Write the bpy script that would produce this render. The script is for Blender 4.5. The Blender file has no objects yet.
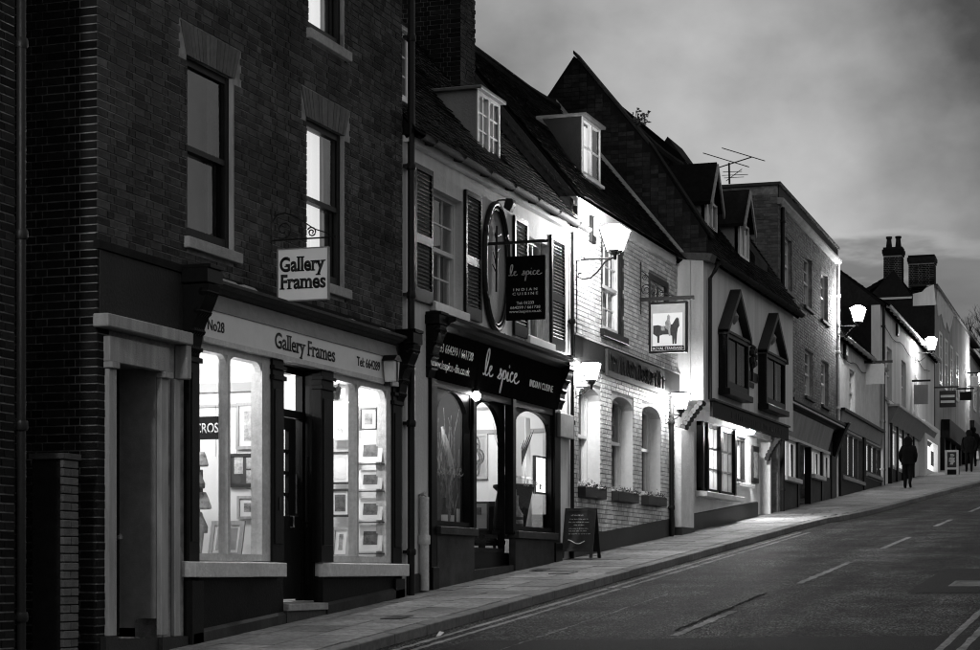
import bpy, bmesh, math, random
from mathutils import Vector, Matrix
random.seed(7)
R = math.radians
sc = bpy.context.scene
col = sc.collection

# ------------------------------------------------------------------ camera, sky, sun, exposure
# survey of the street: +X runs uphill along the facades, facades stand on Y = 0, eye level is z = 0
FPX, EYE, PSI = 2000.0, 9.25, math.atan(0.35)
cam = bpy.data.cameras.new('camera'); camo = bpy.data.objects.new('camera', cam); col.objects.link(camo)
cam.sensor_width = 36.0; cam.lens = FPX / 980 * 36
cam.shift_y = 247 / 980
cam.clip_start = 0.1; cam.clip_end = 3000
camo.location = (0, -EYE, 0); camo.rotation_euler = (R(90), 0, PSI - R(90))
sc.camera = camo

w = bpy.data.worlds.new('World'); sc.world = w; w.use_nodes = True
nt = w.node_tree; nt.nodes.clear()
def N(t, **k):
    n = nt.nodes.new(t)
    for a, b in k.items(): setattr(n, a, b)
    return n
SUN_EL, SUN_AZ = 2.0, 13.0            # elevation and bearing from +X (degrees)
sky = N('ShaderNodeTexSky', sky_type='NISHITA'); sky.sun_disc = False
sky.sun_elevation = R(SUN_EL); sky.sun_rotation = R(90 - SUN_AZ)
sky.dust_density = 2.0; sky.air_density = 1.0
bw = N('ShaderNodeRGBToBW')
lo = N('ShaderNodeMath', operation='POWER'); lo.inputs[1].default_value = 0.05     # thick dusk air evens the sky out
tc = N('ShaderNodeTexCoord')
sep = N('ShaderNodeSeparateXYZ')
mp = N('ShaderNodeMapping'); mp.inputs['Scale'].default_value = (5, 5, 20)
n1 = N('ShaderNodeTexNoise'); n1.inputs['Scale'].default_value = 1.3; n1.inputs['Detail'].default_value = 6; n1.inputs['Roughness'].default_value = .55
mp2 = N('ShaderNodeMapping'); mp2.inputs['Scale'].default_value = (2.5, 2.5, 3.5); mp2.inputs['Location'].default_value = (1.618, 7.625, -0.454)
n2 = N('ShaderNodeTexNoise'); n2.inputs['Scale'].default_value = 1.2; n2.inputs['Detail'].default_value = 9; n2.inputs['Roughness'].default_value = .52
L = nt.links.new
L(tc.outputs['Generated'], sep.inputs[0]); L(tc.outputs['Generated'], mp.inputs[0]); L(tc.outputs['Generated'], mp2.inputs[0])
L(mp.outputs[0], n1.inputs['Vector']); L(mp2.outputs[0], n2.inputs['Vector'])
# low cloud bank: where z falls under ~0.16 plus noise
ma = N('ShaderNodeMath', operation='MULTIPLY_ADD'); ma.inputs[1].default_value = .085; ma.inputs[2].default_value = .113
L(n1.outputs['Fac'], ma.inputs[0])
sb = N('ShaderNodeMath', operation='SUBTRACT'); L(ma.outputs[0], sb.inputs[0]); L(sep.outputs['Z'], sb.inputs[1])
mr = N('ShaderNodeMapRange', interpolation_type='SMOOTHSTEP'); mr.inputs['From Min'].default_value = -.004; mr.inputs['From Max'].default_value = .012
mr.inputs['To Min'].default_value = 1.0; mr.inputs['To Max'].default_value = .36
L(sb.outputs[0], mr.inputs['Value'])
n3 = N('ShaderNodeMapRange'); n3.inputs['From Min'].default_value = .35; n3.inputs['From Max'].default_value = .7; n3.inputs['To Min'].default_value = .85; n3.inputs['To Max'].default_value = 1.35
L(n1.outputs['Fac'], n3.inputs['Value'])
mb = N('ShaderNodeMath', operation='MULTIPLY'); L(mr.outputs[0], mb.inputs[0]); L(n3.outputs[0], mb.inputs[1])
# thin high veil
mv = N('ShaderNodeMapRange'); mv.inputs['From Min'].default_value = .30; mv.inputs['From Max'].default_value = .70; mv.inputs['To Min'].default_value = .16; mv.inputs['To Max'].default_value = 1.75
L(n2.outputs['Fac'], mv.inputs['Value'])
mc = N('ShaderNodeMath', operation='MULTIPLY')
# above the bank only the veil acts, inside it only the bank's own mottling
mxv = N('ShaderNodeMix'); mxv.data_type = 'FLOAT'
mk = N('ShaderNodeMapRange', interpolation_type='SMOOTHSTEP'); mk.inputs['From Min'].default_value = -.004; mk.inputs['From Max'].default_value = .012
L(sb.outputs[0], mk.inputs['Value'])
L(mk.outputs[0], mxv.inputs[0]); L(mv.outputs[0], mxv.inputs[2]); L(mb.outputs[0], mxv.inputs[3])
L(sky.outputs[0], bw.inputs[0]); L(bw.outputs[0], lo.inputs[0])
L(lo.outputs[0], mc.inputs[0]); L(mxv.outputs[0], mc.inputs[1])
SKY_STRENGTH = 0.182
bg = N('ShaderNodeBackground'); bg.inputs['Strength'].default_value = SKY_STRENGTH
out = N('ShaderNodeOutputWorld')
L(mc.outputs[0], bg.inputs['Color']); L(bg.outputs[0], out.inputs[0])

sun = bpy.data.lights.new('sun', 'SUN'); sun.energy = 0.03; sun.angle = R(12); sun.color = (1, 1, 1)
suno = bpy.data.objects.new('sun', sun); col.objects.link(suno)
sd = Vector((math.cos(R(SUN_AZ)) * math.cos(R(SUN_EL)), math.sin(R(SUN_AZ)) * math.cos(R(SUN_EL)), math.sin(R(SUN_EL))))
suno.rotation_euler = sd.to_track_quat('Z', 'Y').to_euler(); suno.location = (60, -20, 30)

vs = sc.view_settings
vs.view_transform = 'Standard'; vs.look = 'None'; vs.exposure = 1.3; vs.gamma = 1.0; vs.use_curve_mapping = False
sc.render.engine = 'CYCLES'
cy = sc.cycles
cy.use_denoising = True
try: cy.denoiser = 'OPENIMAGEDENOISE'
except Exception: pass
cy.max_bounces = 6; cy.diffuse_bounces = 3; cy.glossy_bounces = 3; cy.transparent_max_bounces = 12
cy.caustics_reflective = False; cy.caustics_refractive = False
cy.sample_clamp_indirect = 4.0; cy.filter_width = 1.1
cy.use_adaptive_sampling = True; cy.adaptive_threshold = 0.02

# ------------------------------------------------------------------ materials (the place is shown in greys)
MATS = {}
def gm(name, c, rough=.8, var=.2, scale=6, bump=0, bscale=60, rnd=0, spec=.4, metal=0, stain=0, streak=False, coat=0):
    m = bpy.data.materials.new(name); m.use_nodes = True
    t = m.node_tree; p = t.nodes['Principled BSDF']
    l = t.links.new
    def n(ty, **k):
        q = t.nodes.new(ty)
        for a, b in k.items(): setattr(q, a, b)
        return q
    co = n('ShaderNodeTexCoord').outputs['Object']
    if streak:
        mpn = n('ShaderNodeMapping'); mpn.inputs['Scale'].default_value = (1, 1, .16); l(co, mpn.inputs[0]); co2 = mpn.outputs[0]
    else: co2 = co
    nz = n('ShaderNodeTexNoise'); nz.inputs['Scale'].default_value = scale; nz.inputs['Detail'].default_value = 7; nz.inputs['Roughness'].default_value = .65
    l(co2, nz.inputs['Vector'])
    mrn = n('ShaderNodeMapRange'); mrn.inputs['From Min'].default_value = .28; mrn.inputs['From Max'].default_value = .72
    mrn.inputs['To Min'].default_value = 1 - var; mrn.inputs['To Max'].default_value = 1 + var
    l(nz.outputs['Fac'], mrn.inputs['Value'])
    val = n('ShaderNodeMath', operation='MULTIPLY'); val.inputs[1].default_value = c; l(mrn.outputs[0], val.inputs[0])
    o = val.outputs[0]
    if rnd:
        ge = n('ShaderNodeNewGeometry'); oi = n('ShaderNodeObjectInfo')
        ad = n('ShaderNodeMath', operation='ADD'); l(ge.outputs['Random Per Island'], ad.inputs[0]); l(oi.outputs['Random'], ad.inputs[1])
        fr_ = n('ShaderNodeMath', operation='FRACT'); l(ad.outputs[0], fr_.inputs[0])
        mr2 = n('ShaderNodeMapRange'); mr2.inputs['To Min'].default_value = 1 - rnd; mr2.inputs['To Max'].default_value = 1 + rnd; l(fr_.outputs[0], mr2.inputs['Value'])
        mu = n('ShaderNodeMath', operation='MULTIPLY'); l(o, mu.inputs[0]); l(mr2.outputs[0], mu.inputs[1]); o = mu.outputs[0]
    if stain:
        ns = n('ShaderNodeTexNoise'); ns.inputs['Scale'].default_value = .9; ns.inputs['Detail'].default_value = 5; ns.inputs['Roughness'].default_value = .7
        l(co2, ns.inputs['Vector'])
        mr3 = n('ShaderNodeMapRange'); mr3.inputs['From Min'].default_value = .35; mr3.inputs['From Max'].default_value = .65
        mr3.inputs['To Min'].default_value = 1 - stain; mr3.inputs['To Max'].default_value = 1.0; l(ns.outputs['Fac'], mr3.inputs['Value'])
        mu = n('ShaderNodeMath', operation='MULTIPLY'); l(o, mu.inputs[0]); l(mr3.outputs[0], mu.inputs[1]); o = mu.outputs[0]
    cmb = n('ShaderNodeCombineColor'); l(o, cmb.inputs[0]); l(o, cmb.inputs[1]); l(o, cmb.inputs[2])
    l(cmb.outputs[0], p.inputs['Base Color'])
    p.inputs['Roughness'].default_value = rough; p.inputs['Specular IOR Level'].default_value = spec; p.inputs['Metallic'].default_value = metal
    if coat: p.inputs['Coat Weight'].default_value = coat; p.inputs['Coat Roughness'].default_value = .15
    if bump:
        nb = n('ShaderNodeTexNoise'); nb.inputs['Scale'].default_value = bscale; nb.inputs['Detail'].default_value = 5; l(co, nb.inputs['Vector'])
        bn = n('ShaderNodeBump'); bn.inputs['Strength'].default_value = bump; bn.inputs['Distance'].default_value = .02
        l(nb.outputs['Fac'], bn.inputs['Height']); l(bn.outputs[0], p.inputs['Normal'])
    MATS[name] = m
    return m
def em(name, s, base=.8):
    m = bpy.data.materials.new(name); m.use_nodes = True
    p = m.node_tree.nodes['Principled BSDF']
    p.inputs['Base Color'].default_value = (base, base, base, 1)
    p.inputs['Emission Color'].default_value = (1, 1, 1, 1); p.inputs['Emission Strength'].default_value = s
    MATS[name] = m; return m
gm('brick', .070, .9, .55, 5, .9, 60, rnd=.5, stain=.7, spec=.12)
gm('brick_dark', .012, .9, .35, 9, .5, 90, rnd=.6, stain=.4, spec=.1)  # near-black; the passage side's shade is put into this colour
gm('mortar', .36, .95, .45, 8, .5, 120, stain=.7)
gm('arch_brick', .085, .9, .3, 12, .4, 90, rnd=.3)
gm('white_brick', .58, .55, .2, 7, .6, 45, rnd=.2, stain=.3)
gm('white_joint', .26, .8, .3, 7, .4, 60, stain=.3)
gm('white_wall', .60, .75, .14, 4, .5, 25, stain=.2)
gm('render', .66, .85, .16, 3, .4, 22, stain=.28, streak=True)
gm('render_grey', .30, .85, .2, 3, .4, 30, stain=.35, streak=True)
gm('render_dark', .012, .8, .35, 2, .4, 30, stain=.5)
gm('white_paint', .68, .42, .08, 14, .12, 90, stain=.1)
gm('old_white', .60, .5, .2, 20, .25, 70, stain=.3)
gm('dirty_white', .36, .6, .3, 9, .3, 70, stain=.5, streak=True)
gm('cream_sign', .74, .45, .06, 5)
gm('black_paint', .006, .34, .3, 12, .06, 50, spec=.08)
gm('dark_paint', .009, .42, .3, 10, .1, 50, spec=.1)
gm('stall_paint', .010, .55, .4, 5, .15, 40, stain=.5, spec=.08)
gm('stall_grey', .05, .6, .35, 5, .15, 40, stain=.5, spec=.1)
gm('grey_paint', .22, .5, .2, 8, .15, 60, stain=.2)
gm('stone', .34, .85, .25, 14, .5, 70, stain=.3)
gm('stone_dark', .06, .85, .3, 14, .5, 70, stain=.3)
gm('tile', .017, .85, .35, 8, .4, 80, rnd=.7, stain=.5, spec=.03)
gm('roof_under', .008, .95, .2, 8, spec=.05)
gm('lead', .13, .6, .3, 5, .2, 30)
gm('iron', .008, .45, .3, 20, .15, 80, spec=.2)
gm('gutter', .018, .7, .3, 6, spec=.08)
gm('timber', .012, .6, .4, 10, .3, 60, streak=True)
gm('plinth', .012, .6, .4, 6, .2, 40)
gm('flag', .25, .75, .45, 16, .7, 60, rnd=.25, stain=.5, spec=.15)
gm('kerb', .17, .8, .3, 12, .4, 90, rnd=.2, stain=.3, spec=.15)
gm('joint', .025, .95, .3, 8)
gm('earth', .04, .95, .4, .5, .3, 10)
gm('roadpaint', .30, .85, .6, 22, .6, 120, stain=.6, spec=.05)
gm('inner_white', .72, .8, .05, 3)
gm('inner_grey', .35, .8, .1, 3)
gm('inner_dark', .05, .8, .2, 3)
gm('wood_floor', .22, .6, .25, 6, streak=True)
gm('frame_light', .34, .4, .25, 30, streak=True)
gm('frame_dark', .03, .35, .2, 30)
gm('mount', .78, .8, .03, 4)
gm('photo_dark', .12, .5, .98, 13)
gm('photo_mid', .26, .5, .95, 11)
gm('photo_pale', .42, .5, .75, 12)
gm('curtain', .55, .85, .12, 6)
gm('curtain_dim', .20, .85, .2, 6)
gm('cloth_dark', .007, .9, .4, 9, spec=.08)
gm('curtain_dark', .06, .85, .4, 6)
gm('cloth_grey', .05, .85, .3, 9)
gm('skin', .35, .6, .1, 9)
gm('gold', .45, .3, .2, 30, metal=.6)
gm('silver_letter', .62, .4, .1, 20)
gm('black_letter', .010, .5, .1, 20)
gm('chalk', .5, .9, .5, 60)
gm('slate', .016, .6, .3, 8)
gm('foliage', .05, .7, .4, 12, rnd=.4)
gm('bark', .03, .9, .3, 12)
gm('plastic_white', .62, .4, .06, 10)
gm('sign_white', .82, .5, .04, 4)
gm('sign_grey', .42, .5, .1, 10)
gm('sign_black', .006, .6, .3, 12, 0, 50, spec=0)
gm('horse', .035, .7, .5, 22)
em('lantern_glow', 115)
em('lantern_small', 95)
em('bulb', 16)
em('lit_panel', 1.6)
em('glow_curtain', .30, .5)
em('far_glow', 75)
# curtain glow: emission stands in for a lamp behind, folds are geometry
def glass_mat(name, tint=.94, base_refl=.06, rough=.02):
    m = bpy.data.materials.new(name); m.use_nodes = True; t = m.node_tree; t.nodes.clear()
    o = t.nodes.new('ShaderNodeOutputMaterial'); mx = t.nodes.new('ShaderNodeMixShader')
    tr = t.nodes.new('ShaderNodeBsdfTransparent'); tr.inputs[0].default_value = (tint, tint, tint, 1)
    gl = t.nodes.new('ShaderNodeBsdfGlossy'); gl.inputs['Roughness'].default_value = rough
    lw = t.nodes.new('ShaderNodeLayerWeight'); lw.inputs['Blend'].default_value = .25
    mr_ = t.nodes.new('ShaderNodeMapRange'); mr_.inputs['To Min'].default_value = base_refl * .6; mr_.inputs['To Max'].default_value = .36
    nb = t.nodes.new('ShaderNodeTexNoise'); nb.inputs['Scale'].default_value = 2.5
    tcn = t.nodes.new('ShaderNodeTexCoord'); t.links.new(tcn.outputs['Object'], nb.inputs['Vector'])
    bn = t.nodes.new('ShaderNodeBump'); bn.inputs['Strength'].default_value = .05; bn.inputs['Distance'].default_value = .05
    t.links.new(nb.outputs['Fac'], bn.inputs['Height']); t.links.new(bn.outputs[0], gl.inputs['Normal'])
    t.links.new(lw.outputs['Facing'], mr_.inputs['Value']); t.links.new(mr_.outputs[0], mx.inputs[0])
    t.links.new(tr.outputs[0], mx.inputs[1]); t.links.new(gl.outputs[0], mx.inputs[2]); t.links.new(mx.outputs[0], o.inputs[0])
    MATS[name] = m
glass_mat('glass')
def sheer_mat(name, c):
    m = bpy.data.materials.new(name); m.use_nodes = True; t = m.node_tree; t.nodes.clear()
    o = t.nodes.new('ShaderNodeOutputMaterial'); mx = t.nodes.new('ShaderNodeMixShader'); mx.inputs[0].default_value = .6
    a = t.nodes.new('ShaderNodeBsdfDiffuse'); b = t.nodes.new('ShaderNodeBsdfTranslucent'); a.inputs[0].default_value = b.inputs[0].default_value = (c,c,c,1)
    t.links.new(a.outputs[0], mx.inputs[1]); t.links.new(b.outputs[0], mx.inputs[2]); t.links.new(mx.outputs[0], o.inputs[0]); MATS[name] = m
sheer_mat('sheer', .75)
# asphalt: coarse chippings, some pale as painted glints, fine relief and worn patches
m = gm('asphalt', .013, .5, .6, .9, 0, 60, spec=.03, stain=.55)
t = m.node_tree; p = t.nodes['Principled BSDF']; co = t.nodes.new('ShaderNodeTexCoord').outputs['Object']
vo = t.nodes.new('ShaderNodeTexVoronoi'); vo.inputs['Scale'].default_value = 70; t.links.new(co, vo.inputs['Vector'])
bn = t.nodes.new('ShaderNodeBump'); bn.inputs['Strength'].default_value = 1.0; bn.inputs['Distance'].default_value = .02
nb_ = t.nodes.new('ShaderNodeTexNoise'); nb_.inputs['Scale'].default_value = 90; nb_.inputs['Detail'].default_value = 3; t.links.new(co, nb_.inputs['Vector']); t.links.new(nb_.outputs['Fac'], bn.inputs['Height']); t.links.new(bn.outputs[0], p.inputs['Normal'])
sx = t.nodes.new('ShaderNodeSeparateColor'); t.links.new(vo.outputs['Color'], sx.inputs[0])
vr = t.nodes.new('ShaderNodeMapRange'); vr.inputs['To Min'].default_value = .5; vr.inputs['To Max'].default_value = .9
t.links.new(sx.outputs[1], vr.inputs['Value']); t.links.new(vr.outputs[0], p.inputs['Roughness'])
pw = t.nodes.new('ShaderNodeMath'); pw.operation = 'POWER'; pw.inputs[1].default_value = 5.0; t.links.new(sx.outputs[0], pw.inputs[0])   # a few pale chippings among dark ones, doubling as painted glints
cr_ = t.nodes.new('ShaderNodeMapRange'); cr_.inputs['To Min'].default_value = .35; cr_.inputs['To Max'].default_value = 17.0; t.links.new(pw.outputs[0], cr_.inputs['Value'])
src = p.inputs['Base Color'].links[0].from_socket
# wheel tracks: long streaks polished smoother and darker
ms = t.nodes.new('ShaderNodeMapping'); ms.inputs['Scale'].default_value = (.07, 1.3, 1); t.links.new(co, ms.inputs[0])
ns = t.nodes.new('ShaderNodeTexNoise'); ns.inputs['Scale'].default_value = 1.0; ns.inputs['Detail'].default_value = 4; t.links.new(ms.outputs[0], ns.inputs['Vector'])
nr = t.nodes.new('ShaderNodeMapRange'); nr.inputs['From Min'].default_value = .35; nr.inputs['From Max'].default_value = .65; nr.inputs['To Min'].default_value = .45; nr.inputs['To Max'].default_value = 1.5; t.links.new(ns.outputs['Fac'], nr.inputs['Value'])
m2_ = t.nodes.new('ShaderNodeMath'); m2_.operation = 'MULTIPLY'; t.links.new(cr_.outputs[0], m2_.inputs[0]); t.links.new(nr.outputs[0], m2_.inputs[1])
mm = t.nodes.new('ShaderNodeVectorMath'); mm.operation = 'SCALE'; t.links.new(src, mm.inputs[0]); t.links.new(m2_.outputs[0], mm.inputs['Scale']); t.links.new(mm.outputs[0], p.inputs['Base Color'])
m = gm('asphalt_patch', .010, .8, .6, 30, 1.0, 90, spec=.10, stain=.4)
gm('tar', .004, .95, .3, 9, spec=.02)

# ------------------------------------------------------------------ survey frames and mesh builder
class Frame:
    """facade coordinates: u along the facade, v out towards the street, z up"""
    def __init__(s, ang=0.0, piv=48.0):
        a = R(ang); s.c, s.s = math.cos(a), math.sin(a)
        s.X0, s.Y0 = piv - piv * s.c, -piv * s.s
    def w(s, u, v, z): return Vector((s.X0 + u * s.c + v * s.s, s.Y0 + u * s.s - v * s.c, z))
    def at(s, px, py, off=0.0):
        """bearing and elevation read off the photograph -> (u, z) on the facade plane moved out by off"""
        c, q = math.cos(PSI), math.sin(PSI); k = (px - 490) / FPX
        dx, dy = c + k * q, q - k * c
        nx, ny = s.s, -s.c
        t = ((s.X0 + nx * off) * nx + (s.Y0 + ny * off + EYE) * ny) / (dx * nx + dy * ny)
        X, Y = t * dx, -EYE + t * dy
        return (X - s.X0) * s.c + (Y - s.Y0) * s.s, (572 - py) / FPX * t
    def u(s, px, off=0.0): return s.at(px, 0, off)[0]
    def z(s, px, py, off=0.0): return s.at(px, py, off)[1]
    def side(s, px, py, u):
        """the same on the plane square to the facade at u -> (v, z)"""
        c, q = math.cos(PSI), math.sin(PSI); k = (px - 490) / FPX
        dx, dy = c + k * q, q - k * c
        o = s.w(u, 0, 0)
        t = ((o.x) * s.c + (o.y + EYE) * s.s) / (dx * s.c + dy * s.s)
        X, Y = t * dx, -EYE + t * dy
        return (X - s.X0) * s.s - (Y - s.Y0) * s.c, (572 - py) / FPX * t
FA = Frame(0); FB = Frame(1.5)
def gz(x): return -1.96 + .072 * x           # pavement level at the facades

def tag(o, label=None, cat=None, group=None, kind=None):
    if label: o['label'] = label
    if cat: o['category'] = cat
    if group: o['group'] = group
    if kind: o['kind'] = kind
    return o
ROOT = {}
def thing(name, label, cat, loc, group=None):
    o = bpy.data.objects.new(name, None); o.empty_display_size = .2; col.objects.link(o)
    o.location = Vector(loc); ROOT[o] = Vector(loc)
    return tag(o, label, cat, group)
def root_loc(o):
    while o.parent: o = o.parent
    return ROOT[o]
class MB:
    def __init__(s, F=FA): s.F = F; s.v = []; s.f = []
    def add(s, vs, fs):
        b = len(s.v); s.v += [s.F.w(*q) for q in vs]; s.f += [tuple(b + i for i in g) for g in fs]; return s
    def box(s, u0, u1, v0, v1, z0, z1):
        return s.add([(u0,v0,z0),(u1,v0,z0),(u1,v1,z0),(u0,v1,z0),(u0,v0,z1),(u1,v0,z1),(u1,v1,z1),(u0,v1,z1)],
                     [(0,3,2,1),(4,5,6,7),(0,1,5,4),(1,2,6,5),(2,3,7,6),(3,0,4,7)])
    def hexa(s, p): return s.add(p, [(0,3,2,1),(4,5,6,7),(0,1,5,4),(1,2,6,5),(2,3,7,6),(3,0,4,7)])
    def quad(s, a, b, c, d): return s.add([a,b,c,d], [(0,1,2,3)])
    def prism_uz(s, poly, v0, v1):
        n = len(poly)
        return s.add([(a,v0,b) for a,b in poly] + [(a,v1,b) for a,b in poly],
                     [tuple(range(n))[::-1], tuple(range(n,2*n))] + [(i,(i+1)%n,n+(i+1)%n,n+i) for i in range(n)])
    def prism_vz(s, poly, u0, u1):
        n = len(poly)
        return s.add([(u0,a,b) for a,b in poly] + [(u1,a,b) for a,b in poly],
                     [tuple(range(n))[::-1], tuple(range(n,2*n))] + [(i,(i+1)%n,n+(i+1)%n,n+i) for i in range(n)])
    def tube(s, pts, r, n=6, closed=False):
        P = [Vector(p) for p in pts]; m = len(P); rs = r if isinstance(r, (list, tuple)) else [r] * m
        vs, fs = [], []
        for i, p in enumerate(P):
            a = P[(i-1) % m] if (closed or i) else p; b = P[(i+1) % m] if (closed or i < m-1) else p
            d = (b - a).normalized() if (b - a).length > 1e-9 else Vector((0,0,1))
            x = d.orthogonal().normalized() if abs(d.z) > .95 else d.cross(Vector((0,0,1))).normalized()
            if abs(d.z) > .95: x = (Vector((1,0,0)) - d * d.x).normalized()
            y = d.cross(x)
            for k in range(n):
                t = 2*math.pi*k/n; vs.append(tuple(p + rs[i]*(math.cos(t)*x + math.sin(t)*y)))
        for i in range(m if closed else m-1):
            j = (i+1) % m
            for k in range(n): fs.append((i*n+k, i*n+(k+1)%n, j*n+(k+1)%n, j*n+k))
        if not closed: fs += [tuple(range(n))[::-1], tuple(range((m-1)*n, m*n))]
        return s.add(vs, fs)
    def lathe(s, u, v, prof, n=14, sq=None):
        vs, fs = [], []
        for r, z in prof:
            for k in range(n):
                t = 2*math.pi*(k+.5)/n; vs.append((u + r*math.cos(t), v + r*math.sin(t), z))
        for i in range(len(prof)-1):
            for k in range(n): fs.append((i*n+k, i*n+(k+1)%n, (i+1)*n+(k+1)%n, (i+1)*n+k))
        fs += [tuple(range(n))[::-1], tuple(range((len(prof)-1)*n, len(prof)*n))]
        return s.add(vs, fs)
    def arch_fill(s, u0, u1, zs, zt, v0, v1, n=10, rise=None, corner=0):
        """solid between a segmental arch springing at zs and the flat top zt"""
        rise = rise if rise is not None else (zt - zs)
        pts = [(u0, zt + .0), (u1, zt + .0)]
        arc = []
        for i in range(n+1):
            x = 1 - 2*i/n
            arc.append(((u0+u1)/2 + x*(u1-u0)/2, zs + rise*math.sqrt(max(0, 1-x*x)) * .98))
        return s.prism_uz(pts[::1] + arc, v0, v1)
    def build(s, name, mat, parent=None, smooth=False, bevel=0, loc=None, keep=False):
        o0 = root_loc(parent) if parent else Vector(loc if loc is not None else (0,0,0))
        me = bpy.data.meshes.new(name)
        me.from_pydata([tuple(q - o0) for q in s.v], [], s.f)
        if not keep and len(s.f) < 60000:
            bm = bmesh.new(); bm.from_mesh(me)
            if bevel:
                bmesh.ops.recalc_face_normals(bm, faces=bm.faces)
                bmesh.ops.bevel(bm, geom=list(bm.edges), offset=bevel, segments=1, affect='EDGES', clamp_overlap=True)
            bmesh.ops.recalc_face_normals(bm, faces=bm.faces)
            bm.to_mesh(me); bm.free()
        me.materials.append(MATS[mat] if isinstance(mat, str) else mat)
        if smooth:
            for q in me.polygons: q.use_smooth = True
            try: me.set_sharp_from_angle(angle=R(40))
            except Exception: pass
        o = bpy.data.objects.new(name, me); col.objects.link(o)
        if parent: o.parent = parent
        else: o.location = o0; ROOT[o] = o0
        return o
def B(name, mat, parent, boxes, F=FA, bevel=0, **k):
    m = MB(F)
    for b in boxes: m.box(*b)
    return m.build(name, mat, parent, bevel=bevel, **k)
def instance(src, name, parent, loc, scale=None):
    o = bpy.data.objects.new(name, src); col.objects.link(o)
    if parent: o.parent = parent; o.location = Vector(loc) - root_loc(parent)
    else: o.location = loc
    if scale: o.scale = scale
    return o
def copy_tree(o, delta, label=None, parent=None):
    c = o.copy(); col.objects.link(c)
    if parent is None:
        c.location = o.location + Vector(delta); ROOT[c] = ROOT[o] + Vector(delta)
    else: c.parent = parent
    if label: c['label'] = label
    for ch in [q for q in bpy.data.objects if q.parent == o]: copy_tree(ch, delta, None, c)
    return c
# walls with openings -------------------------------------------------
def wall(mb, u0, u1, z0, z1, v0, v1, holes=(), bot=None):
    """front face at v0, back face at v1, openings (u0,u1,z0,z1); bot(u) gives a sloping foot"""
    us = sorted({u0, u1} | {h[i] for h in holes for i in (0, 1) if u0 < h[i] < u1})
    zs = sorted({z0, z1} | {h[i] for h in holes for i in (2, 3) if z0 < h[i] < z1})
    for i in range(len(us)-1):
        for j in range(len(zs)-1):
            a, b, c, d = us[i], us[i+1], zs[j], zs[j+1]
            cu, cz = (a+b)/2, (c+d)/2
            if any(h[0] < cu < h[1] and h[2] < cz < h[3] for h in holes): continue
            ca, cb = (c, c) if (bot is None or j) else (bot(a), bot(b))
            mb.quad((a,v0,ca),(b,v0,cb),(b,v0,d),(a,v0,d)); mb.quad((a,v1,ca),(b,v1,cb),(b,v1,d),(a,v1,d))
    for h in holes:
        a, b, c, d = max(h[0],u0), min(h[1],u1), max(h[2],z0), min(h[3],z1)
        mb.quad((a,v0,c),(a,v1,c),(a,v1,d),(a,v0,d)); mb.quad((b,v0,c),(b,v1,c),(b,v1,d),(b,v0,d))
        mb.quad((a,v0,d),(b,v0,d),(b,v1,d),(a,v1,d)); mb.quad((a,v0,c),(b,v0,c),(b,v1,c),(a,v1,c))
    za, zb = (z0, z0) if bot is None else (bot(u0), bot(u1))
    mb.quad((u0,v0,za),(u0,v1,za),(u0,v1,z1),(u0,v0,z1)); mb.quad((u1,v0,zb),(u1,v1,zb),(u1,v1,z1),(u1,v0,z1))
    mb.quad((u0,v0,z1),(u1,v0,z1),(u1,v1,z1),(u0,v1,z1))
    return mb
def brick_list(u0, u1, z0, z1, holes=(), course=.075, st=.213, hd=.1005, j=.013, bond='flemish'):
    out = []; r = 0; z = z0
    while z + course <= z1 + 1e-6:
        seq = [st, hd] if bond == 'flemish' else ([st] if r % 2 == 0 else [hd])
        u = u0 - (0 if r % 2 == 0 else (.1625 if bond == 'flemish' else .05)); k = r % 2
        while u < u1:
            l = seq[k % len(seq)]; k += 1
            a, b = max(u, u0), min(u + l, u1)
            u += l + j
            if b - a < .03: continue
            segs = [(a, b)]
            for h in holes:
                if z + course - j > h[2] and z < h[3]:
                    ns = []
                    for (p, q) in segs:
                        if q <= h[0] or p >= h[1]: ns.append((p, q))
                        else:
                            if h[0] - p > .02: ns.append((p, h[0]))
                            if q - h[1] > .02: ns.append((h[1], q))
                    segs = ns
            for (p, q) in segs: out.append((p, q, z, z + course - j, random.uniform(0, .006)))
        z += course; r += 1
    return out
def bricks_to(mb, lst, v, t=.02, proud=.008, perp_u=None):
    for (a, b, c, d, e) in lst:
        f = v + proud + e; k = v - t
        if perp_u is None:
            mb.add([(a,k,c),(b,k,c),(b,k,d),(a,k,d),(a,f,c),(b,f,c),(b,f,d),(a,f,d)], [(4,5,6,7),(0,1,5,4),(1,2,6,5),(2,3,7,6),(3,0,4,7)])
        else:   # wall facing -u : a,b run along -v
            x = perp_u - proud - e; y = perp_u + t
            mb.add([(y,-a,c),(y,-b,c),(y,-b,d),(y,-a,d),(x,-a,c),(x,-b,c),(x,-b,d),(x,-a,d)], [(4,5,6,7),(0,1,5,4),(1,2,6,5),(2,3,7,6),(3,0,4,7)])
    return mb
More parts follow.
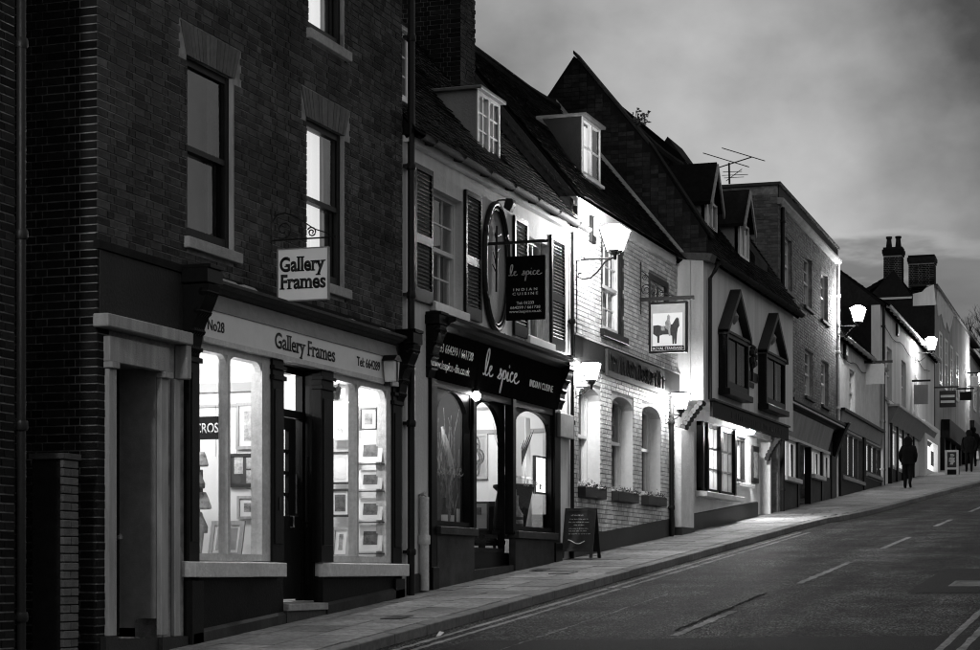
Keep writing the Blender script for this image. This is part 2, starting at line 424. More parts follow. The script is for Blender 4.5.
def roof(parent, F, u0, u1, ve, ze, vr, zr, holes=(), gauge=.105, tw=.168, mat='tile', name='roof', sag=0, uslip=0):
    """a tiled slope: boarding plus overlapping tiles; holes (u0,u1,s0,s1) in metres along u and up the slope"""
    Ls = math.hypot(vr-ve, zr-ze); ca, sa = (vr-ve)/Ls, (zr-ze)/Ls
    m = MB(F)
    nx, nz = -sa*(1 if ca < 0 else -1)*-1, abs(ca)      # outward normal in (v, z)
    nx = sa if ca < 0 else -sa
    n = 12
    def P(u, s_, h):
        q = -sag*math.sin(math.pi*(u-u0)/(u1-u0))*(s_/Ls)
        return (u, ve + ca*s_ + nx*h, ze + sa*s_ + nz*h + q)
    for i in range(n):
        a, b = u0+(u1-u0)*i/n, u0+(u1-u0)*(i+1)/n
        m.quad(P(a,0,-.03), P(b,0,-.03), P(b,Ls,-.03), P(a,Ls,-.03)); m.quad(P(a,0,-.16), P(b,0,-.16), P(b,Ls,-.16), P(a,Ls,-.16))
    for a in (u0, u1): m.quad(P(a,0,-.03), P(a,0,-.16), P(a,Ls,-.16), P(a,Ls,-.03))
    rf = m.build(name, 'roof_under', parent)
    m = MB(F); r = 0; s_ = -.05
    while s_ < Ls - .02:
        u = u0 - (tw/2 if r % 2 else 0)
        while u < u1:
            a, b = max(u, u0), min(u+tw-.006, u1); u += tw
            if b - a < .03: continue
            mu = (a+b)/2
            if any(h[0] < mu < h[1] and h[2] < s_+.05 < h[3] for h in holes): continue
            h0 = .012 + random.uniform(0, .012); h1 = -.012; ds = random.uniform(-.008, .008); e = min(s_+gauge*1.5, Ls+.02)
            tl = random.uniform(-.004, .004)
            m.add([P(a,s_+ds,h0+tl), P(b,s_+ds,h0-tl), P(b,e,h1), P(a,e,h1), P(a,s_+ds,h0+tl-.014), P(b,s_+ds,h0-tl-.014)],
                  [(0,1,2,3), (0,4,5,1), (0,3,4), (1,5,2)])
        s_ += gauge; r += 1
    t = m.build('tile', mat, rf, keep=True); t['kind'] = 'stuff'
    return rf, P
# windows ----------------------------------------------------------------
def pane(parent, F, a, b, c, d, v, tilt=0):
    return MB(F).quad((a,v,c),(b,v+tilt,c),(b,v+tilt*.3,d),(a,v,d)).build('pane', 'glass', parent, keep=True)
def curtain(parent, F, u0, u1, z0, z1, v, mat, amp=.03, folds=9, name='curtain', gap=None):
    m = MB(F); n = folds*6; ph = random.uniform(0, 6)
    vs = []
    for i in range(n+1):
        x = i/n; o = amp*math.sin(2*math.pi*folds*x+ph) + amp*.5*math.sin(2*math.pi*folds*1.7*x+1)
        vs += [(u0+(u1-u0)*x, v+o*.6, z1), (u0+(u1-u0)*x, v+o, z0)]
    m.add(vs, [(2*i, 2*i+1, 2*i+3, 2*i+2) for i in range(n)])
    return m.build(name, mat, parent, smooth=True)
def sash(parent, F, u0, u1, z0, z1, v, nx, nz, mat='white_paint', cur='curtain_dim', fr=.05, bar=.022, meet=.5, two=True, name='window', cback=.14, arch=0, parted=None):
    m = MB(F); zm = z0 + (z1-z0)*meet
    m.box(u0,u0+fr,v-.09,v+.012,z0,z1); m.box(u1-fr,u1,v-.09,v+.012,z0,z1)
    m.box(u0+fr,u1-fr,v-.09,v+.009,z1-fr,z1); m.box(u0+fr,u1-fr,v-.09,v+.009,z0,z0+fr*1.3)
    sets = [(z0+fr*1.3, zm-.02, v-.05), (zm+.02, z1-fr, v-.012)] if two else [(z0+fr*1.3, z1-fr, v-.02)]
    if two: m.box(u0+fr,u1-fr,v-.075,v+.006,zm-.028,zm+.028)
    ps = []
    for (c, d, vv) in sets:
        a, b = u0+fr, u1-fr; s2 = .028
        m.box(a,a+s2,vv-.03,vv+.003,c,d); m.box(b-s2,b,vv-.03,vv+.003,c,d)
        for i in range(1, nx):
            x = a+s2+(b-a-2*s2)*i/nx; m.box(x-bar/2,x+bar/2,vv-.026,vv+.001,c,d)
        for k in range(1, nz):
            z = c+(d-c)*k/nz; m.box(a+s2,b-s2,vv-.025,vv+.002,z-bar/2,z+bar/2)
        for i in range(nx):
            for k in range(nz):
                x0 = a+s2+(b-a-2*s2)*i/nx; x1 = a+s2+(b-a-2*s2)*(i+1)/nx
                ps.append((x0+bar*.4, x1-bar*.4, c+(d-c)*k/nz+bar*.4, c+(d-c)*(k+1)/nz-bar*.4, vv-.014))
    W = m.build(name, mat, parent)
    for q in ps: pane(W, F, *q, tilt=random.uniform(-.004, .004))
    if cur and not parted: curtain(W, F, u0+.02, u1-.02, z0+.02, z1-.02, v-.06-cback, cur)
    elif cur:       # drawn to either side, dark sheet painting in room shade (or a dimmer drape) behind
        q = u0+(u1-u0)*parted[0]; q2 = u0+(u1-u0)*parted[1]
        curtain(W, F, u0+.02, q, z0+.02, z1-.02, v-.06-cback, cur, folds=5); curtain(W, F, q2, u1-.02, z0+.02, z1-.02, v-.05-cback, parted[2], folds=4)
        MB(F).quad((u0,v-.12-cback,z0),(u1,v-.12-cback,z0),(u1,v-.12-cback,z1),(u0,v-.12-cback,z1)).build('dark_backing', 'inner_dark', W, keep=True)
    return W
def sill(parent, F, u0, u1, z0, z1, v0, v1, mat='stone', name='sill'):
    return MB(F).hexa([(u0,v0,z0),(u1,v0,z0),(u1,v1,z0),(u0,v1,z0),(u0,v0,z1),(u1,v0,z1),(u1,v1,z1-.015),(u0,v1,z1-.015)]).build(name, mat, parent, bevel=.006)
# lettering -------------------------------------------------------------
def text(parent, s, o, ex, ez, width=None, height=None, mat='black_letter', bold=0.0, serif=False, name='lettering', depth=.004, stretch=None):
    """flat letters: o is the middle of the baseline, ex/ez unit vectors along and up (world)"""
    cu = bpy.data.curves.new('lettering', 'FONT'); cu.body = s; cu.align_x = 'CENTER'; cu.size = 1; cu.offset = bold; cu.extrude = 0; cu.resolution_u = 4
    ob = bpy.data.objects.new('lettering', cu); col.objects.link(ob)
    bpy.context.view_layer.update()
    me = bpy.data.meshes.new_from_object(ob.evaluated_get(bpy.context.evaluated_depsgraph_get()))
    bpy.data.objects.remove(ob); bpy.data.curves.remove(cu)
    bm = bmesh.new(); bm.from_mesh(me)
    if serif:
        add = []
        for e in bm.edges:
            if len(e.link_faces) != 1: continue
            a, b = e.verts[0].co, e.verts[1].co
            if abs(a.y-b.y) < .004 and .05 < abs(a.x-b.x) < .24:
                fc = e.link_faces[0].calc_center_median().y
                add.append((min(a.x,b.x)-.075, max(a.x,b.x)+.075, a.y, fc > a.y))
        for (x0, x1, y, up) in add:
            y0, y1 = (y, y+.06) if up else (y-.06, y)
            bm.faces.new([bm.verts.new((x0,y0,0)), bm.verts.new((x1,y0,0)), bm.verts.new((x1,y1,0)), bm.verts.new((x0,y1,0))])
    r = bmesh.ops.extrude_face_region(bm, geom=list(bm.faces))
    for q in r['geom']:
        if isinstance(q, bmesh.types.BMVert): q.co.z += 1
    bm.to_mesh(me); bm.free()
    xs = [q.co.x for q in me.vertices]; W = max(xs)-min(xs); cx = (max(xs)+min(xs))/2
    k = width/W if width else height/.73
    ky = (height/.73) if height else k
    ex, ez = Vector(ex).normalized(), Vector(ez).normalized(); en = ex.cross(ez)
    o0 = root_loc(parent); o = Vector(o)
    for q in me.vertices:
        q.co = o + ex*(q.co.x-cx)*k + ez*q.co.y*ky + en*(q.co.z*depth) - o0
    me.materials.clear(); me.materials.append(MATS[mat])
    ob = bpy.data.objects.new(name, me); col.objects.link(ob); ob.parent = parent
    return ob
SCRIPT = [  # a looping handwritten line, in letter units
 [(0,.05),(.10,.0),(.22,.12),(.36,.5),(.46,.95),(.42,1.2),(.30,1.12),(.22,.8),(.2,.35),(.26,.04),(.40,.0),(.55,.12),(.68,.24),(.80,.36),(.78,.46),(.66,.42),(.60,.22),(.68,.02),(.84,.0),(1.0,.1)],
 [(1.45,.02),(1.62,.16),(1.78,.40),(1.72,.46),(1.68,.38),(1.80,.2),(1.78,.04),(1.62,.0),(1.52,.06)],
 [(1.85,.12),(2.04,.42),(1.98,.0),(1.86,-.5),(1.88,-.62),(1.96,-.3),(2.06,.3),(2.2,.44),(2.3,.32),(2.24,.08),(2.1,.04)],
 [(2.34,.1),(2.52,.40),(2.48,.08),(2.56,.0),(2.68,.08)],
 [(2.56,.66),(2.6,.72),(2.58,.64)],
 [(3.02,.38),(2.92,.46),(2.78,.3),(2.78,.08),(2.92,.0),(3.08,.08),(3.24,.22),(3.42,.36),(3.38,.46),(3.24,.4),(3.2,.2),(3.3,.02),(3.5,.0),(3.75,.14)]]
def script(parent, o, ex, ez, width, height, mat, thick=.05, name='lettering'):
    """le spice, written as strokes"""
    ex, ez = Vector(ex).normalized(), Vector(ez).normalized(); en = ex.cross(ez); o = Vector(o)
    m = MB(); kx = width/3.75; kz = height/1.2
    m.F = FA
    for st in SCRIPT:
        P = []
        for i in range(len(st)-1):      # smooth the strokes
            p0 = st[max(i-1,0)]; p1 = st[i]; p2 = st[i+1]; p3 = st[min(i+2,len(st)-1)]
            for t in (0,.25,.5,.75):
                P.append(tuple(.5*((2*p1[q])+(-p0[q]+p2[q])*t+(2*p0[q]-5*p1[q]+4*p2[q]-p3[q])*t*t+(-p0[q]+3*p1[q]-3*p2[q]+p3[q])*t**3) for q in (0,1)))
        P.append(st[-1])
        for i in range(len(P)-1):
            a, b = Vector(P[i]), Vector(P[i+1]); d = b-a
            if d.length < 1e-5: continue
            d.normalize(); nn = Vector((-d.y, d.x)); th = thick*(.6+.7*abs(d.y))
            q = [a-nn*th, b-nn*th+d*.02, b+nn*th+d*.02, a+nn*th]
            bi = len(m.v)
            m.v += [o + ex*(x.x-1.87)*kx + ez*x.y*kz + en*.005 for x in q]; m.f.append((bi,bi+1,bi+2,bi+3))
    o = m.build(name, mat, parent, keep=True); o['kind'] = 'stuff'; return o
EX, EZ = Vector((1,0,0)), Vector((0,0,1))      # along a facade
SX = Vector((0,-1,0))                           # along a sign that stands out from the facade
# ------------------------------------------------------------------ ground, road, pavement
XS = [-40] + list(range(-30, 150, 5)) + [170, 220]
def gzx(x): return gz(x) if x < 130 else gz(130) + (x-130)*.02
def strip(name, pts0, pts1, dz, mat, label=None):
    m = MB(); vs = []
    for (x, y), (x2, y2) in zip(pts0, pts1): vs += [(x, -y, gzx(x)+dz), (x2, -y2, gzx(x2)+dz)]
    m.add(vs, [(2*i, 2*i+1, 2*i+3, 2*i+2) for i in range(len(pts0)-1)])
    o = m.build(name, mat, None, keep=True); o['kind'] = 'structure'; return o
g = MB()
gx = [-120, -40] + list(range(-30, 140, 10)) + [170, 220, 420]
gy = [-160, -60, -12, 6, 40, 160]
def ghz(x, y): return (gz(max(x, -40)) if x < 130 else gz(130)+(min(x, 400)-130)*.02) - .5
vs = [(x, y, ghz(x, y)) for x in gx for y in gy]; k = len(gy)
g.add(vs, [(i*k+j, (i+1)*k+j, (i+1)*k+j+1, i*k+j+1) for i in range(len(gx)-1) for j in range(k-1)])
o = g.build('ground', 'earth', None, keep=True); o['kind'] = 'structure'

KERB = [(-40,-1.65),(41,-1.65),(44,-1.72),(46,-1.95),(48,-2.08),(60,-2.22),(78,-2.62),(110,-3.2),(220,-5)]
def kerb_y(x):
    for (a, b), (c, d) in zip(KERB, KERB[1:]):
        if a <= x <= c: return b+(d-b)*(x-a)/(c-a)
    return KERB[-1][1]
OPP = -7.5
xs = sorted(set([x*1.0 for x in range(-40, 60, 2)] + list(range(60, 221, 5))))
road = strip('road', [(x, kerb_y(x)-.0) for x in xs], [(x, OPP-(.012*(x-60) if x > 60 else 0)) for x in xs], -.125, 'asphalt')
pave = strip('pavement', [(x, 8) for x in xs], [(x, kerb_y(x)+.13) for x in xs], -.022, 'joint')
# opposite footway
strip('far_pavement', [(x, OPP-.14) for x in xs], [(x, OPP-14) for x in xs], -.002, 'flag')
# kerbstones
def kerb_run(nm, x0, x1, yf, side):
    root = thing(nm, None, None, (0,0,0));
    root['kind'] = 'structure'
    x = x0
    while x < x1:
        l = .9 if x < 46 else 1.8
        a, b = x+.007, x+l-.007
        ya, yb = yf(a), yf(b); e = random.uniform(-.004, .004)
        m = MB(); s = .13*side
        def q(u, y, z): return (u, -y, z)
        za, zb = gz(a)+e, gz(b)+e
        r_ = .018
        m.hexa([q(a,ya,za-.3),q(b,yb,zb-.3),q(b,yb+s,zb-.3),q(a,ya+s,za-.3),q(a,ya,za-r_),q(b,yb,zb-r_),q(b,yb+s,zb),q(a,ya+s,za)])
        m.v[-4] = m.v[-4]; 
        m.build('kerbstone', 'kerb', root, bevel=.008)
        x += l
kerb_run('kerb', 8, 100, kerb_y, 1)
kerb_run('far_kerb', 10, 60, lambda x: OPP, -1)
# flagstones: staggered rows as far as they can be told apart, then plain paving
def flag_mesh():
    pass
rows = 3
x = 11.0
i = 0
while x < 52:
    l = .62 if x < 40 else .9
    yk = kerb_y(x)+.135
    wdt = (0.25-yk)/rows
    for r in range(rows):
        a = x + (l/2 if r % 2 else 0) + .004; b = a + l - .010
        y0, y1 = yk+wdt*r+.004, yk+wdt*(r+1)-.004
        e = [random.uniform(-.004, .004) for _ in range(4)]
        m = MB()
        m.hexa([(a,-y0,gz(a)-.03),(b,-y0,gz(b)-.03),(b,-y1,gz(b)-.03),(a,-y1,gz(a)-.03),(a,-y0,gz(a)+e[0]),(b,-y0,gz(b)+e[1]),(b,-y1,gz(b)+e[2]),(a,-y1,gz(a)+e[3])])
        m.build('flagstone', 'flag', pave, keep=True)
    x += l; i += 1
m = MB()
xs2 = [52, 56, 60, 66, 72, 80, 90, 100, 120, 150, 220]
vs = []
for x in xs2: vs += [(x, -4.5, gzx(x)), (x, -(kerb_y(x)+.135), gzx(x))]
m.add(vs, [(2*i, 2*i+1, 2*i+3, 2*i+2) for i in range(len(xs2)-1)])
m.build('paving', 'flag', pave, keep=True)
def rz(x): return gz(x) - .125
def ground_quad(pts, dz, mat, name, parent=road, jag=0):
    m = MB(); n = len(pts)
    m.add([(x, -y, rz(x)+dz) for x, y in pts], [tuple(range(n))])
    return m.build(name, mat, parent, keep=True)
def ragged(x0, x1, y, w_, dz, mat, name, jag=.02, y1=None, step=.12):
    """a painted line with worn edges"""
    m = MB(); x = x0; vs = []
    y1 = y if y1 is None else y1
    n = max(2, int((x1-x0)/step))
    for i in range(n+1):
        t = i/n; X = x0+(x1-x0)*t; Y = y+(y1-y)*t
        a = w_/2+random.uniform(-jag, jag)*w_*3; b = w_/2+random.uniform(-jag, jag)*w_*3
        vs += [(X, -(Y-a), rz(X)+dz), (X, -(Y+b), rz(X)+dz)]
    m.add(vs, [(2*i, 2*i+1, 2*i+3, 2*i+2) for i in range(n)])
    return m.build(name, mat, road, keep=True)
CL = -EYE+4.97
for a, b in [(9.0,12.4),(14.4,18.2),(19.9,22.7),(26.8,31.0),(34.6,38.0),(42,45),(49,52)]:
    ragged(a, b, CL, .10, .004, 'roadpaint', 'centre_line', .05)
for off in (.22, .40):
    for a, b in [(10, 17.5), (17.7, 25.8), (26.0, 33), (33.2, 40)]:
        m = MB(); n = int((b-a)/.15); vs = []
        for i in range(n+1):
            X = a+(b-a)*i/n; q = .035+random.uniform(-.012, .012); Y = kerb_y(X)-off
            vs += [(X, -(Y-q), rz(X)+.004), (X, -(Y+q), rz(X)+.004)]
        m.add(vs, [(2*i, 2*i+1, 2*i+3, 2*i+2) for i in range(n)])
        m.build('kerb_line', 'roadpaint', road, keep=True)
for off in (.25, .45): ragged(10, 60, OPP+off, .08, .004, 'roadpaint', 'kerb_line', .03, step=.2)
# seams, trench patches and covers in the carriageway
ragged(17, 25, -2.92, .018, .005, 'kerb', 'seam', .5)
ragged(20.4, 25.2, CL+.12, .045, .006, 'tar', 'crack', .18, step=.1)
ground_quad([(17.0,-2.3),(19.2,-2.3),(20.3,-7.45),(14,-7.45),(13.5,-3.5)], .0032, 'asphalt_patch', 'patch')
ground_quad([(25.3,-5.9),(29.6,-5.9),(29.6,-7.1),(25.3,-7.1)], .0033, 'asphalt_patch', 'patch')
# iron gully grating
gy_ = thing('drain_cover', 'pale rectangular iron drain cover set in the carriageway at lower right', 'drain cover', (26.7, -6.45, rz(26.7)))
m = MB()
def dq(u0, u1, y0, y1, t=.012):
    m.hexa([(u0,-y0,rz(u0)+.002),(u1,-y0,rz(u1)+.002),(u1,-y1,rz(u1)+.002),(u0,-y1,rz(u0)+.002),(u0,-y0,rz(u0)+t),(u1,-y0,rz(u1)+t),(u1,-y1,rz(u1)+t),(u0,-y1,rz(u0)+t)])
dq(26.3,27.2,-6.3,-6.35); dq(26.3,27.2,-6.65,-6.7); dq(26.3,26.36,-6.35,-6.65); dq(27.14,27.2,-6.35,-6.65)
m.build('cover_frame', 'kerb', gy_)
for i in range(6):
    m = MB(); a = 26.42+i*.118; dq(a, a+.07, -6.352, -6.648, .010); m.build('bar', 'kerb', gy_)
# small iron covers let into the footway
for i, (x, y, s, lab) in enumerate([(20.3,-.95,.34,'small dark iron cover in the pavement before the gallery door'),(27.0,-.75,.42,'dark square iron cover in the pavement before the restaurant'),(27.6,-.25,.3,'narrow dark iron cover in the pavement close to the restaurant stall riser')]):
    rt = thing('pavement_cover', lab, 'cover', (x, y, gz(x)), 'iron covers in the pavement')
    def pq(m, u0, u1, y0, y1, t):
        m.hexa([(u0,-y0,gz(u0)+.003),(u1,-y0,gz(u1)+.003),(u1,-y1,gz(u1)+.003),(u0,-y1,gz(u0)+.003),(u0,-y0,gz(u0)+t),(u1,-y0,gz(u1)+t),(u1,-y1,gz(u1)+t),(u0,-y1,gz(u0)+t)])
    m = MB(); pq(m, x-s/2, x+s/2, y, y-s*.7, .008); m.build('plate', 'iron', rt)
    for q in (-1, 1):
        m = MB(); c_ = x+q*(s/2+.016); pq(m, c_-.013, c_+.013, y, y-s*.7, .010); m.build('rim', 'stone_dark', rt)
# a scrap of litter by the kerb
m = MB(); x = 19.55; y = kerb_y(19.55)-.16
m.add([(x,-y,rz(x)+.006),(x+.1,-y-.02,rz(x)+.02),(x+.09,-y+.06,rz(x)+.045),(x-.01,-y+.05,rz(x)+.012),(x+.05,-y+.02,rz(x)+.06)], [(0,1,4),(1,2,4),(2,3,4),(3,0,4),(0,3,2,1)])
o = m.build('litter', 'plastic_white', None, loc=(x, y, rz(x))); tag(o, 'small pale scrap of litter lying in the gutter', 'litter')
# ------------------------------------------------------------------ the gallery: dark brick house with a lit shopfront
U, Z = FA.u, FA.z
UL, UR = 15.76, 23.12
gal = thing('brick_house', 'tall dark brick house with lit picture framing shop, nearest on the left', 'house', (UL, 0, gz(UL)))
w1 = (17.45, 18.48, 3.29, 5.05); w2 = (20.25, 21.32, 3.29, 5.05); w3 = (20.30, 21.32, 6.05, 7.75); w0 = (17.45, 18.48, 6.05, 7.75)
shop_hole = (17.40, 22.98, -1.2, 2.78); door_hole = (15.98, 16.98, -1.2, 2.04)
holes = [w1, w2, w3, w0, shop_hole, door_hole]
m = wall(MB(), UL, UR, -1.4, 9.2, 0, -.3, holes); m.quad((UL,0,9.2),(UR,0,9.2),(UR,-5,9.2),(UL,-5,9.2))
gw = m.build('wall', 'mortar', gal)
# side wall to the passage and the back
m = MB(); m.box(UL, UL+.3, -6, -.301, -1.6, 9.2); m.box(UR-.3, UR, -6, -.301, -1.6, 9.2); m.box(UL+.3, UR-.3, -6, -5.7, -1.6, 9.2); m.build('side_wall', 'mortar', gal)
m = MB(); m.box(UL+.3, UR-.3, -5.7, -.3, 2.85, 2.95); m.build('ceiling', 'inner_white', gal)
arches = [(h[0]-.14, h[1]+.14, h[3], h[3]+.32) for h in (w1, w2)]
bh = [(h[0], h[1], h[2]-.14, h[3]) for h in (w1, w2, w3, w0)] + arches
lst = brick_list(UL, UR-.02, 2.98, 8.6, bh)
# the nearest whole bricks are pieces of their own
def seen(b):
    u, z = (b[0]+b[1])/2, (b[2]+b[3])/2
    return z < 572/2000*(u*.944+9.25*.33) - .03
whole = [b for b in lst if seen(b) and (abs(b[1]-b[0]-.213) < .002 or abs(b[1]-b[0]-.1005) < .002)]
whole.sort(key=lambda b: math.hypot(b[0], b[2]) - (.1 if b[1]-b[0] > .2 else 0))
near = set(whole[:300])
sm = {}
for nm, l in (('s', .213), ('h', .1005)):
    mm = MB(); bricks_to(mm, [(0, l, 0, .062, 0)], 0); o = mm.build('brick', 'brick', None); sm[nm] = o.data; bpy.data.objects.remove(o); 
for b in near:
    instance(sm['s'] if b[1]-b[0] > .2 else sm['h'], 'brick', gw, (b[0], -b[4], b[2]))
m = bricks_to(MB(), [b for b in lst if b not in near], 0); o = m.build('brickwork', 'brick', gw, keep=True); o['kind'] = 'stuff'
# quoin between the door and the passage, and the passage side
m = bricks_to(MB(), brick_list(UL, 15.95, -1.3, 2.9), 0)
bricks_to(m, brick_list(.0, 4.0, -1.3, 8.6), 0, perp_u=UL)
o = m.build('side_brickwork', 'brick_dark', gw, keep=True); o['kind'] = 'stuff'
# flat gauged arches of rubbed brick
for h in (w1, w2):
    c = (h[0]+h[1])/2; n = 15
    for i in range(n):
        x0, x1 = h[0]+(h[1]-h[0])*i/n, h[0]+(h[1]-h[0])*(i+1)/n
        k = 1+.26/(h[1]-h[0])*1.0
        t0, t1 = c+(x0-c)*k, c+(x1-c)*k
        e = random.uniform(0, .005)
        MB().prism_uz([(x0+.004,h[3]),(x1-.004,h[3]),(t1-.004,h[3]+.31),(t0+.004,h[3]+.31)], -.02, .010+e).build('arch_brick', 'arch_brick', gw)
# string course and ledges
B('string_course', 'brick_dark', gal, [(UL-.03, UR-.02, -.02, .045, 2.90, 2.975)])
for i, (h, cu) in enumerate([(w1, 'curtain_dark'), (w2, 'glow_curtain'), (w3, 'glow_curtain'), (w0, 'curtain_dark')]):
    W = sash(gal, FA, h[0]+.03, h[1]-.03, h[2]+.0, h[3], -.055, 1, 1, 'dark_paint', cu, fr=.075, cback=.1, parted=((.40,.80,'curtain_dark') if cu == 'curtain_dark' else (.80,.82,'curtain_dim')))
    sill(W, FA, h[0]-.06, h[1]+.08, h[2]-.13, h[2]-.005, -.2, .07)
    B('reveal', 'dirty_white', W, [(h[1]-.024, h[1]+.001, -.055, .004, h[2], h[3])])
# roof hidden above the frame
roof(gal, FA, UL, UR, .25, 9.22, -2.8, 11.6, name='roof', gauge=.2, tw=.3)
# ---- private door
dh = 2.31
B('door_hood', 'dirty_white', gal, [(15.68, 17.30, .002, .16, 2.19, 2.31), (17.20, 17.30, .003, .14, 1.86, 2.188)], bevel=.01)
B('panel', 'render_dark', gal, [(UL+.02, 17.36, -.01, .028, 2.312, 2.89)])
ds = MB(); ds.box(15.86,16.98,.001,.075,1.90,2.13); ds.box(15.86,16.00,.002,.10,1.84,1.898)
ds.box(15.88,16.02,.001,.055,-.58,1.84); ds.box(16.85,16.99,.001,.055,-.60,1.84); ds.box(16.84,17.01,.002,.10,1.84,1.898)
ds.box(17.13,17.25,.001,.045,-.62,1.855)
ds.build('door_surround', 'dirty_white', gal, bevel=.006)
B('reveal_lining', 'grey_paint', gal, [(16.84,16.90,-.42,.0,-.44,1.98), (16.02,16.84,-.42,.0,1.93,1.99), (15.98,16.03,-.42,.0,-.44,1.93)])
B('door_base', 'plinth', gal, [(15.80,16.02,.001,.07,-1.1,-.581), (16.85,17.36,.001,.07,-1.1,-.621), (16.03,16.85,-.42,.03,-1.2,-.62)])
dr = B('door', 'dark_paint', gal, [(16.03,16.84,-.44,-.39,-.60,1.93)])
B('door_panel', 'dark_paint', dr, [(16.12,16.40,-.389,-.375,-.4,.45),(16.47,16.75,-.389,-.375,-.4,.45),(16.12,16.40,-.389,-.375,.65,1.75),(16.47,16.75,-.389,-.375,.65,1.75)], bevel=.006)
m = MB(); m.tube([(16.76,-.39,.33),(16.76,-.34,.33),(16.76,-.33,.36)], .014); m.lathe(16.76,-.34,[(.0,.30),(.028,.315),(.03,.34),(.0,.36)],8); m.build('door_knob', 'gold', dr, smooth=True)
# ---- shopfront
def console(parent, u0, u1, zt, h, out, mat='black_paint', v0=.0):
    """carved scroll bracket with a block on top"""
    pr = []
    n = 14
    for i in range(n+1):
        t = i/n
        r = out*(.98*(1-t)**1.1+.12) + .05*out*math.sin(t*9)
        pr.append((v0+r, zt-.16*h - t*h*.84))
    poly = [(v0-.02, zt-h)] + [(v0-.02, zt-.16*h)] + pr
    m = MB(); m.prism_vz(poly, u0+.02, u1-.02)
    m.box(u0-.02, u1+.02, v0-.02, v0+out*1.12, zt-.15*h, zt); m.box(u0, u1, v0-.02, v0+out*1.2, zt, zt+.04)
    o = m.build('console_bracket', mat, parent, bevel=.006)
    m = MB()
    for k, (t, r) in enumerate([(.1,.085),(.34,.07),(.58,.06),(.8,.075)]):
        vv = v0+out*(.9*(1-t)**1.1+.14); zz = zt-.16*h-t*h*.84
        for s in range(5):
            uu = u0+.05+(u1-u0-.1)*s/4
            m.lathe(uu, vv-.02, [(.004,zz-r*.75),(r*.55,zz-r*.35),(r*.7,zz),(r*.5,zz+r*.4),(.004,zz+r*.75)], 7)
    m.build('carving', mat, o, smooth=True)['kind'] = 'stuff'
    return o
console(gal, 17.31, 17.60, 2.94, .92, .28)
console(gal, 22.78, 23.06, 2.94, .90, .26)
# cornice with a weathered lead top
m = MB()
m.prism_vz([(0,2.78),(.08,2.785),(.12,2.81),(.15,2.82),(.19,2.85),(.21,2.855),(.21,2.885),(0,2.90)], 17.62, 22.76)
m.build('cornice', 'stone_dark', gal)
m = MB(); x = 17.8
while x < 22.6:
    l = random.uniform(.1, .5); hh = random.choice([.0, .012, .02, .035]); 
    if hh: m.hexa([(x,.02,2.900),(x+l,.02,2.900),(x+l,.18,2.887),(x,.18,2.887),(x+.03,.04,2.90+hh),(x+l-.03,.04,2.90+hh),(x+l-.04,.14,2.893+hh),(x+.03,.15,2.893+hh)])
    x += l+random.uniform(.02, .3)
m.build('moss', 'stone', gal)['kind'] = 'stuff'
# cove and signboard
MB().prism_vz([(0,2.60),(.10,2.60),(.055,2.775),(0,2.775)], 17.62, 22.76).build('cove', 'grey_paint', gal)
B('fascia_board', 'cream_sign', gal, [(17.62, 22.76, -.02, .085, 2.325, 2.598)])
fo = .086
text(gal, 'Gallery Frames', (U(306,.086), -fo, 2.385), EX, EZ, width=U(335,.086)-U(275,.086), height=.17, bold=.012, serif=True)
text(gal, 'No28', (U(216,.086), -fo, 2.40), EX, EZ, width=.36, height=.11, bold=.01)
text(gal, 'Tel: 664289', (U(368.5,.086), -fo, 2.41), EX, EZ, width=U(380,.086)-U(357,.086), height=.11, bold=.012)
B('fascia_moulding', 'old_white', gal, [(17.62, 22.76, -.02, .10, 2.27, 2.322)])
# pilasters
SB = .05                                    # sill underside / top
for i, (a, b) in enumerate([(17.40,17.62),(19.28,19.56),(20.54,20.88),(22.68,22.96)]):
    m = MB(); m.box(a, b, -.06, .06, (SB+.062 if 0 < i < 3 else -.08)-.0, 2.268); m.box(a-.02, b+.02, -.06, .085, 2.05, 2.10); m.box(a+.04, b-.04, .06, .072, .3, 1.95)
    m.box(a-.015, b+.015, -.06, .09, 2.16, 2.2); m.box(a-.01,b+.01,-.06,.10,gz(a)-.1, -.082) if i in (0,3) else None
    m.build('pilaster', 'dark_paint', gal, bevel=.005)
def shop_window(parent, u0, u1, z0, z1, mull, mat='old_white', v=.0, rad=.13, jr=.10):
    m = MB()
    m.box(u0,u0+.05,v-.10,v+.03,z0,z1); m.box(u1-jr,u1,v-.10,v+.03,z0,z1); m.box(u0+.05,u1-jr,v-.10,v+.028,z1-.07,z1); m.box(u0+.05,u1-jr,v-.10,v+.028,z0,z0+.07)
    m.box(mull-.028,mull+.028,v-.07,v+.035,z0+.07,z1-.07)
    # rounded upper corners
    for (cx, sx) in ((u0+.05, 1), (mull-.028, -1), (mull+.028, 1), (u1-jr, -1)):
        pts = [(cx, z1-.07)]
        for i in range(7):
            t = math.pi/2*i/6
            pts.append((cx+sx*rad*(1-math.sin(t)) if False else cx+sx*(rad-rad*math.cos(math.pi/2-t)), z1-.07-(rad-rad*math.sin(math.pi/2-t))))
        m.prism_uz(pts, v-.05, v+.02)
    o = m.build('shop_window', mat, parent)
    pane(o, FA, u0+.05, mull-.02, z0+.07, z1-.07, v-.03); pane(o, FA, mull+.02, u1-jr, z0+.07, z1-.07, v-.03)
    return o
g1 = shop_window(gal, 17.62, 19.28, .114, 2.268, U(226), jr=.20)
g2 = shop_window(gal, 20.88, 22.68, .114, 2.268, U(355), jr=.16)
sill(gal, FA, 17.36, 19.44, -.05, .112, -.05, .15, 'old_white', 'shop_sill'); sill(gal, FA, 20.60, 22.99, -.05, .112, -.05, .15, 'old_white', 'shop_sill')
